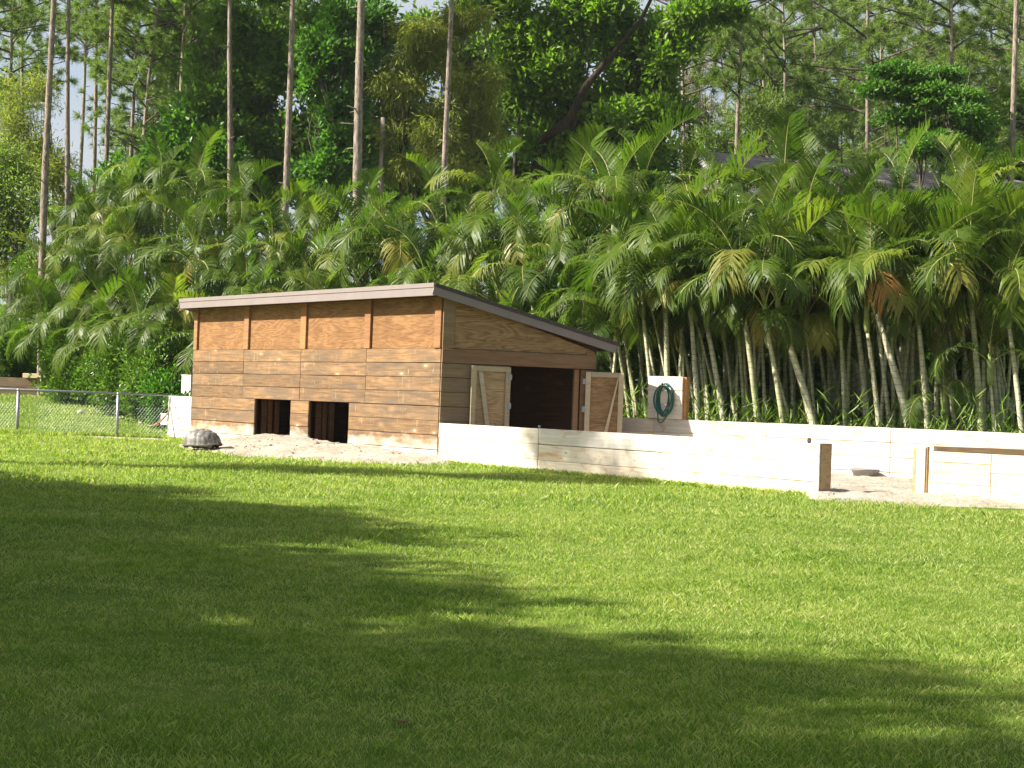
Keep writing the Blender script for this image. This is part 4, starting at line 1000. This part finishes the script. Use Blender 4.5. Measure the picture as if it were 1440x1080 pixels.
for k, (bx, tx, ty, Y, r0, w) in enumerate(front):
    b = at(bx, 600, Y); tpnt = at(tx, ty, Y); dx = (tpnt.x - b.x); hh = tpnt.z
    side = 'leaning left' if dx < -.25 else 'rising upright'
    lab = f'palm with {"an" if w[0] == "o" else "a"} {w} trunk {side}, {ref(bx)}'.replace(' of the long wall', '')
    palm(b.x - dx * .25, Y, hh, dx * 1.25, rp.uniform(-.2, .3), r0, 9, lab, 'front row of areca palms with bare trunks', dead=.06, droop=20, sc=.95)
for k in range(74):
    bx = 885 + 7.7 * k + rp.uniform(-6, 6); Y = 30.2 + (1440 - bx) / 540 * 3.0 + rp.uniform(.3, 3.4); bx = min(bx, 1446)
    x = xat(bx, Y)
    if (Vector((x, Y, 0)) - FW0).dot(NB) < .3: Y += .8; x = xat(bx, Y)
    palm(x, Y, rp.uniform(2.5, 4.2), rp.uniform(-.9, .25), rp.uniform(-.3, .3), rp.choice((.028, .034, .042)), 4, f'slender {rp.choice(["pale", "greenish", "grey"])} stemmed palm {ref(bx)}', 'slender areca stems between the thicker trunks', sc=.8, dead=.05, yel=.10)
# hedge rows
def hedge_Y(px):
    pts = [(-80, 56), (60, 52), (250, 47), (420, 43), (620, 39.5), (800, 36.5), (900, 35), (1100, 33.4), (1300, 32), (1500, 30.5)]
    for (a, ya), (b, yb) in zip(pts, pts[1:]):
        if px <= b: return ya + (yb - ya) * (px - a) / (b - a)
    return pts[-1][1]
def top_y(px):     # upper outline of the hedge in the photograph
    pts = [(-80, 420), (40, 370), (80, 320), (170, 262), (300, 250), (450, 262), (580, 255), (700, 215), (760, 225), (860, 190), (960, 185), (1040, 185), (1090, 190), (1160, 198), (1230, 192), (1330, 200), (1440, 190), (1520, 185)]
    for (a, ya), (b, yb) in zip(pts, pts[1:]):
        if px <= b: return ya + (yb - ya) * (px - a) / (b - a)
    return 200
for rowi, (dy, frac, stepm) in enumerate(((0, .42, 1.05), (1.2, .66, .95), (2.6, .86, .95), (4.2, 1.0, 1.05))):
    px = 60 if rowi < 3 else 70
    px += rowi * 13
    while px < 1500:
        Y = hedge_Y(px) + dy + rp.uniform(-.4, .4); topz = at(px, top_y(px), Y).z + rp.uniform(-.7, .25)
        hh = max(.9, (topz - 1.9) * frac + rp.uniform(-.35, .35))
        if rowi <= 1 and px > 890: hh = max(hh, 3.3 + .3 * rowi)
        x = xat(px, Y)
        word = ['low', 'middle height', 'tall', 'rearmost'][rowi]
        palm(x, Y, hh, rp.uniform(-.5, .25), rp.uniform(-.5, .1), .045, 9 if rowi else 10, f'{word} areca palm {ref(px)}', 'areca palms in the dense hedge', sc=1.0, dead=.04, yel=.07)
        px += stepm * F / Y
# a low frond cluster in front of left hedge
for px in range(70, 262, 24):
    Y = hedge_Y(px) - 1.6; palm(xat(px, Y), Y, 1.5 + rp.uniform(-.4, .9), rp.uniform(-.4, .2), -.3, .04, 8, f'low bushy areca palm {ref(px)}', 'areca palms in the dense hedge', sc=.95)
palm(xat(1405, 30), 30.0, 2.0, -.2, 0, .035, 6, 'young bright palm at the right end of the white far wall', 'front row of areca palms with bare trunks', sc=.62, yel=0)
palm(xat(1335, 30.6), 30.6, 1.3, -.1, 0, .03, 6, 'small young areca palm behind the right part of the far wall', 'front row of areca palms with bare trunks', sc=.6, yel=0)

# undergrowth of suckers and thin leaves at the foot of the palms
g = np.random.default_rng(8); Ps = []; Ds = []; Ls = []
for i in range(2400):
    px = g.uniform(860, 1500); Y = hedge_Y(px) + g.uniform(-2.4, 2.6); x = xat(px, Y)
    # stay behind the far wall
    if (Vector((x, Y, 0)) - FW0).dot(NB) < .35: continue
    hgt = g.choice([.3, .5, .8, 1.3], p=[.35, .35, .2, .1]) * g.uniform(.8, 1.3); nl = 18
    for q in range(nl):
        f = q / nl; Ps.append((x + g.normal() * .12, Y + g.normal() * .12, .1 + hgt * f)); a = g.uniform(0, 6.28); Ds.append((math.cos(a), math.sin(a), g.uniform(.3, 1.6))); Ls.append(g.uniform(.25, .5))
V_, T_ = leaf_quads(np.array(Ps), np.array(Ds), g.random(len(Ps)) * 6.28, np.array(Ls), np.full(len(Ps), .010), .1)
M['sucker'] = leafmat('grassy_sucker_leaves', (.09, .16, .02), (.19, .27, .04), (.32, .36, .09), .4, .4)
tag(obj('undergrowth', npmesh('undergrowth', V_, T_, M['sucker'])), 'grassy suckers and thin leaves at the foot of the palms', kind='stuff')
# dark leaf mass deep inside the hedge
Ps = []; lob = []
for px in range(40, 1560, 26):
    Y = hedge_Y(px) + 6.3; z = max(1.2, (at(px, top_y(px), Y).z) * .5); lob.append((xat(px, Y), Y, z * .62, 1.1, .8, z * .8))
V_, T_ = crown(lob, 6500, 9, .3, .5, seed=77, shell=.2); tag(obj('hedge_foliage', npmesh('hedge_foliage', V_, T_, M['lf_dark'])), 'dark leaf mass deep inside the palm hedge', kind='stuff')
Ps = None

# --- trees outside the frame on the left whose shade lies across the lawn
def shade_tree(x, y, h, w, label, seed, n=1500, z0=.25):
    r = random.Random(seed); lob = []
    for i in range(9):
        f = i / 8; z = h * (z0 + (1 - z0) * f) * .93; ww = w * math.sin(math.pi * (.22 + .66 * f)); a = r.uniform(0, 6.28); lob.append((math.cos(a) * ww * .35, math.sin(a) * ww * .35, z, ww * .8, ww * .75, h * .12))
    tree('shade_tree', (x, y, 0), h * .8, .28, lob, .26, n, 10, .55, 'lf_mid', label, 'tree', 'leafy trees outside the left edge', seed=seed, shell=.2)
words = ['first and nearest', 'second', 'third', 'fourth', 'fifth', 'sixth', 'seventh', 'eighth, low', 'ninth, lowest']
sh = [(2.6, 12.6), (5.0, 12.3), (7.2, 11.2), (9.3, 10.4), (11.6, 9.9), (13.8, 9.8), (15.9, 9.5), (17.9, 7.6), (20.0, 5.4)]
for i, (y, h) in enumerate(sh):
    r = random.Random(i + 3); lob = []
    for k in range(6):
        z = h * (.16 + .74 * k / 5) ; lob.append((r.uniform(-.5, .5), r.uniform(-.4, .4), z, 1.7, 1.75 if k < 5 else 1.3, h * .11))
    tree('shade_tree', (-12.8 - (0, .2, .8, 1.2, 1.3, 1.4, 1.2, 1.2, 1.2)[i], y - .22 * h * 1.2, 0), h * .8, .22, lob, .3, 2000, 10, .5, 'lf_mid', words[i] + ' leafy shade tree in the row outside the left edge', 'tree', 'leafy trees outside the left edge', seed=60 + i, shell=.2, sub=0)
tree('shade_tree', (-25, 20.4, 0), 17, .22, [(0, 0, 17.5, 2.2, 1.2, .7), (1.6, -.2, 18.6, 1.8, 1.0, .6), (-2, -.6, 18.3, 1.6, .9, .5), (2.6, 1.4, 19.2, 1.2, 1.0, .5), (0, -1, 19.4, 2.6, .8, .4)], .26, 620, 10, .5, 'lf_mid', 'tall thin crowned tree far outside the left edge', 'tree', 'leafy trees outside the left edge', seed=70)

# ------------------------------------------------------------------ air
hz_ = bpy.data.materials.new('haze'); hz_.use_nodes = True; hz_.node_tree.nodes.clear()
_o = hz_.node_tree.nodes.new('ShaderNodeOutputMaterial'); _v = hz_.node_tree.nodes.new('ShaderNodeVolumePrincipled')
_v.inputs['Color'].default_value = (.92, .96, 1, 1); _v.inputs['Density'].default_value = .00018; hz_.node_tree.links.new(_v.outputs[0], _o.inputs['Volume'])
_hb = bmesh.new(); bmesh.ops.create_cube(_hb, size=1, matrix=Matrix.Translation((0, 300, 17.5)) @ Matrix.Diagonal((780, 900, 40, 1))); _hm = bpy.data.meshes.new('haze'); _hb.to_mesh(_hm); _hb.free(); _hm.materials.append(hz_)
tag(obj('haze', _hm), 'thin morning haze hanging over the whole place', kind='stuff')
# ------------------------------------------------------------------ grass
def grassmat():
    s = NT('grass_blades'); ge = s.n('NewGeometry'); rnd = ge.outputs['Random Per Island']; P = ge.outputs['Position']
    n1 = s.noise(P, .6, 4, .65); n2 = s.noise(P, 4.5, 4, .7)
    f = s.math('ADD', s.math('MULTIPLY', rnd, .26), s.math('ADD', s.math('MULTIPLY', n1, .4), s.math('MULTIPLY', n2, .46)))
    col = s.ramp(f, [(.34, (.07, .15, .01)), (.46, (.165, .255, .038)), (.58, (.30, .365, .088)), (.70, (.46, .46, .19)), (.85, (.5, .42, .2))])
    p = s.pr(col, .5, spec=.3); t = s.n('BsdfTranslucent'); s.l(s.mix(1.0, col, (1.3, 1.5, .5), 'MULTIPLY'), t.inputs[0])
    mx = s.n('MixShader'); mx.inputs[0].default_value = .48; s.l(p, mx.inputs[1]); s.l(t.outputs[0], mx.inputs[2]); return s.fin(mx.outputs[0])
M['grass'] = grassmat()
g = np.random.default_rng(21)
bands = [(4.6, 8, 8500, .0019, .027), (8, 12, 4200, .0029, .032), (12, 18, 1700, .0048, .04), (18, 27, 520, .009, .058), (27, 41, 210, .017, .07), (41, 55, 110, .024, .09)]
PX = []; 
for y0, y1, den, wd, hh in bands:
    area = .36 * 2 * (y1 ** 2 - y0 ** 2) / 2 + 5.6 * (y1 - y0); n = int(area * den); y = np.sqrt(g.uniform(y0 ** 2, y1 ** 2, n)); x = g.uniform(-1, 1, n) * (.36 * y + 2.8)
    if y0 >= 41: k = x < -7.0; x, y = x[k], y[k]
    PX.append(np.stack([x, y, np.full(len(x), wd), np.full(len(x), hh)], 1))
A = np.concatenate(PX)
# masks on a coarse grid
gx0, gy0, gs = -26, 3, .12; GX = int(44 / gs); GY = int(54 / gs)
mask = np.ones((GX, GY), np.float32); HG = np.zeros((GX, GY), np.float32)
for i in range(GX):
    for j in range(GY):
        x = gx0 + i * gs; y = gy0 + j * gs
        HG[i, j] = lawn_h(x, y)
        if y > 21:
            t, d = td(x, y)
            dm = dirt_m(x, y)
            if dm > -.02: mask[i, j] = max(0, .55 - max(dm, 0) * 9) if dm > 0 else .8
            if d < .02 and y < 60 and x > -8.6 and t > ts and not (dm > -.02 and x > 4.35): mask[i, j] = 0
            if y > 40.5 and x > -8.2: mask[i, j] = 0
ii = np.clip(((A[:, 0] - gx0) / gs).astype(int), 0, GX - 1); jj = np.clip(((A[:, 1] - gy0) / gs).astype(int), 0, GY - 1)
sp = np.sin(A[:, 0] * 2.9 + 3 * np.sin(A[:, 1] * .8)) * np.sin(A[:, 1] * 2.3 + 2.5 * np.sin(A[:, 0] * .7)) + .5 * np.sin(A[:, 0] * 9.7 + A[:, 1] * 3) * np.sin(A[:, 1] * 8.3)
A = A[g.random(len(A)) < mask[ii, jj] * np.where(sp > 1.08, .35, np.where(sp > .85, .7, 1))]; ii = np.clip(((A[:, 0] - gx0) / gs).astype(int), 0, GX - 1); jj = np.clip(((A[:, 1] - gy0) / gs).astype(int), 0, GY - 1)
Z = HG[ii, jj] - .004
# taller tufts: patchy height
pat = .8 * np.sin(A[:, 0] * 5.1 + 2 * np.sin(A[:, 1] * 1.9)) * np.sin(A[:, 1] * 4.3 + np.sin(A[:, 0] * 2.3)) + np.sin(A[:, 0] * 1.7 + np.sin(A[:, 1] * 1.1)) * np.sin(A[:, 1] * 1.3 + np.sin(A[:, 0] * .9)); 
H_ = A[:, 3] * (.45 + .75 * g.random(len(A))) * (1 + .25 * pat); tall = g.random(len(A)) < .003; H_[tall] *= 1.7
# tufts along wall feet
def tufts(p, q, n, hh, wd):
    f = g.random(n)[:, None]; P = np.array(p)[None] * (1 - f) + np.array(q)[None] * f; P[:, :2] += g.normal(size=(n, 2)) * .05; return P, np.full(n, wd), hh * (.4 + g.random(n))
ex = [tufts(FP(LF, .06)[:], FP(TP, .05)[:], 5200, .085, .009), tufts(fa[:], fb[:], 3000, .12, .016), tufts((RS0 - RE * .3)[:], (RS0 + RE * 1)[:], 120, .06, .008), tufts(FP(ts, .08)[:], FP(.9, .12)[:], 700, .09, .014), tufts(gy(1160, 700)[:], gy(1172, 699)[:], 160, .09, .008)]
# tuft round the first fence post
pp = np.array([xat(25, 38.3), 38.2, 0.]); P_ = pp + g.normal(size=(900, 3)) * [.55, .12, 0]; ex.append((P_, np.full(900, .02), .11 * (.5 + g.random(900))))
P = np.concatenate([np.stack([A[:, 0], A[:, 1], Z], 1)] + [e[0] for e in ex]); WD = np.concatenate([A[:, 2]] + [e[1] for e in ex]); H_ = np.concatenate([H_] + [e[2] for e in ex])
n = len(P); a = g.random(n) * 2 * np.pi; ln = g.normal(size=n) * .35 + .45; la = g.random(n) * 2 * np.pi
side = np.stack([np.cos(a), np.sin(a), np.zeros(n)], 1) * WD[:, None] * .5; ld = np.stack([np.cos(la), np.sin(la), np.zeros(n)], 1) * (H_ * ln)[:, None]
V = np.empty((n, 4, 3)); up = np.zeros((n, 3)); up[:, 2] = H_
V[:, 0] = P - side; V[:, 1] = P + side; V[:, 2] = P + up * .6 + ld * .4; V[:, 3] = P + up * .95 + ld * 1.05
V[:, 2] += side * .9
# two triangles per blade (root-mid, mid-tip)
b = np.arange(n)[:, None] * 4; Tt = np.concatenate([b + [[0, 1, 2]], b + [[0, 2, 3]]], 1).reshape(-1, 3)
tag(obj('grass', npmesh('grass', V.reshape(-1, 3), Tt, M['grass'])), 'short mown grass blades covering the lawn', kind='stuff')
print('BLADES', n)

def scatter_bits(name, pts, size, mat, label, seed, flat=.6):
    g = np.random.default_rng(seed); V = []; F_ = []
    base = np.array([(1, 0, 0), (-1, 0, 0), (0, 1, 0), (0, -1, 0), (0, 0, 1), (0, 0, -1)]); T8 = [(0, 2, 4), (2, 1, 4), (1, 3, 4), (3, 0, 4), (2, 0, 5), (1, 2, 5), (3, 1, 5), (0, 3, 5)]
    for i, p in enumerate(pts):
        s_ = size * g.lognormal(0, .5); a = g.uniform(0, 6.28); R_ = np.array([[math.cos(a), -math.sin(a), 0], [math.sin(a), math.cos(a), 0], [0, 0, 1]])
        v = (base * (1 + .4 * g.normal(size=(6, 3)))) * [s_, s_ * .7, s_ * flat]; V.append(v @ R_.T + np.array(p)); F_ += [(a_ + 6 * i, b_ + 6 * i, c_ + 6 * i) for a_, b_, c_ in T8]
    tag(obj(name, npmesh(name, np.concatenate(V), F_, M[mat])), label, kind='stuff')
M['clod'] = simple('soil_clod', (.2, .14, .085), .95, .4, 20); M['litter'] = leafmat('dead_leaf', (.14, .08, .03), (.3, .19, .08), None, .2, .8)
pts = []; gr_ = random.Random(12)
while len(pts) < 600:
    t = gr_.uniform(.3, LF); d = gr_.uniform(-.2, 3.0); p = FP(t, d); m_ = dirt_m(p.x, p.y)
    if m_ > .005: pts.append((p.x, p.y, lawn_h(p.x, p.y) + m_))
while len(pts) < 850:
    x = gr_.uniform(3.5, 9.5); y = gr_.uniform(21.7, 29); m_ = dirt_m(x, y)
    if m_ > .005: pts.append((x, y, lawn_h(x, y) + m_))
scatter_bits('soil_clods', pts, .014, 'clod', 'small dark clods and twigs scattered over the churned sand', 3)
pts = []
for i in range(150):
    y = gr_.uniform(5.5, 26); x = gr_.uniform(-.36, .36) * y; pts.append((x, y, lawn_h(x, y) + .025))
scatter_bits('leaf_litter', pts, .011, 'litter', 'few small dead leaves lying in the lawn', 4, .15)
# labels that would repeat say which one, counted from the left
from collections import defaultdict
dd = defaultdict(list)
for o in COL.objects:
    if o.parent is None and 'label' in o and 'category' in o: dd[o['label']].append(o)
NUM = ['leftmost', 'second', 'third', 'fourth', 'fifth', 'sixth', 'seventh', 'eighth']; CNT = {2: 'two', 3: 'three', 4: 'four', 5: 'five', 6: 'six', 7: 'seven', 8: 'eight'}
for lab, os_ in dd.items():
    if len(os_) > 8: continue
    if len(os_) > 1:
        os_.sort(key=lambda o: o.location.x / o.location.y)
        for i, o in enumerate(os_): o['label'] = (NUM[i] if i else 'leftmost') + ' of ' + CNT[len(os_)] + ', ' + lab.replace(' areca palm', ' palm').replace('in front of ', 'before ').replace('the shrubs left of the shed', 'the left shrubs').replace(' right of the planter wall', '')

for o in COL.objects:
    if o.parent is None and 'label' in o and len(o['label'].replace(',', ' ').split()) > 16: print('LONG', o.name, o['label'])
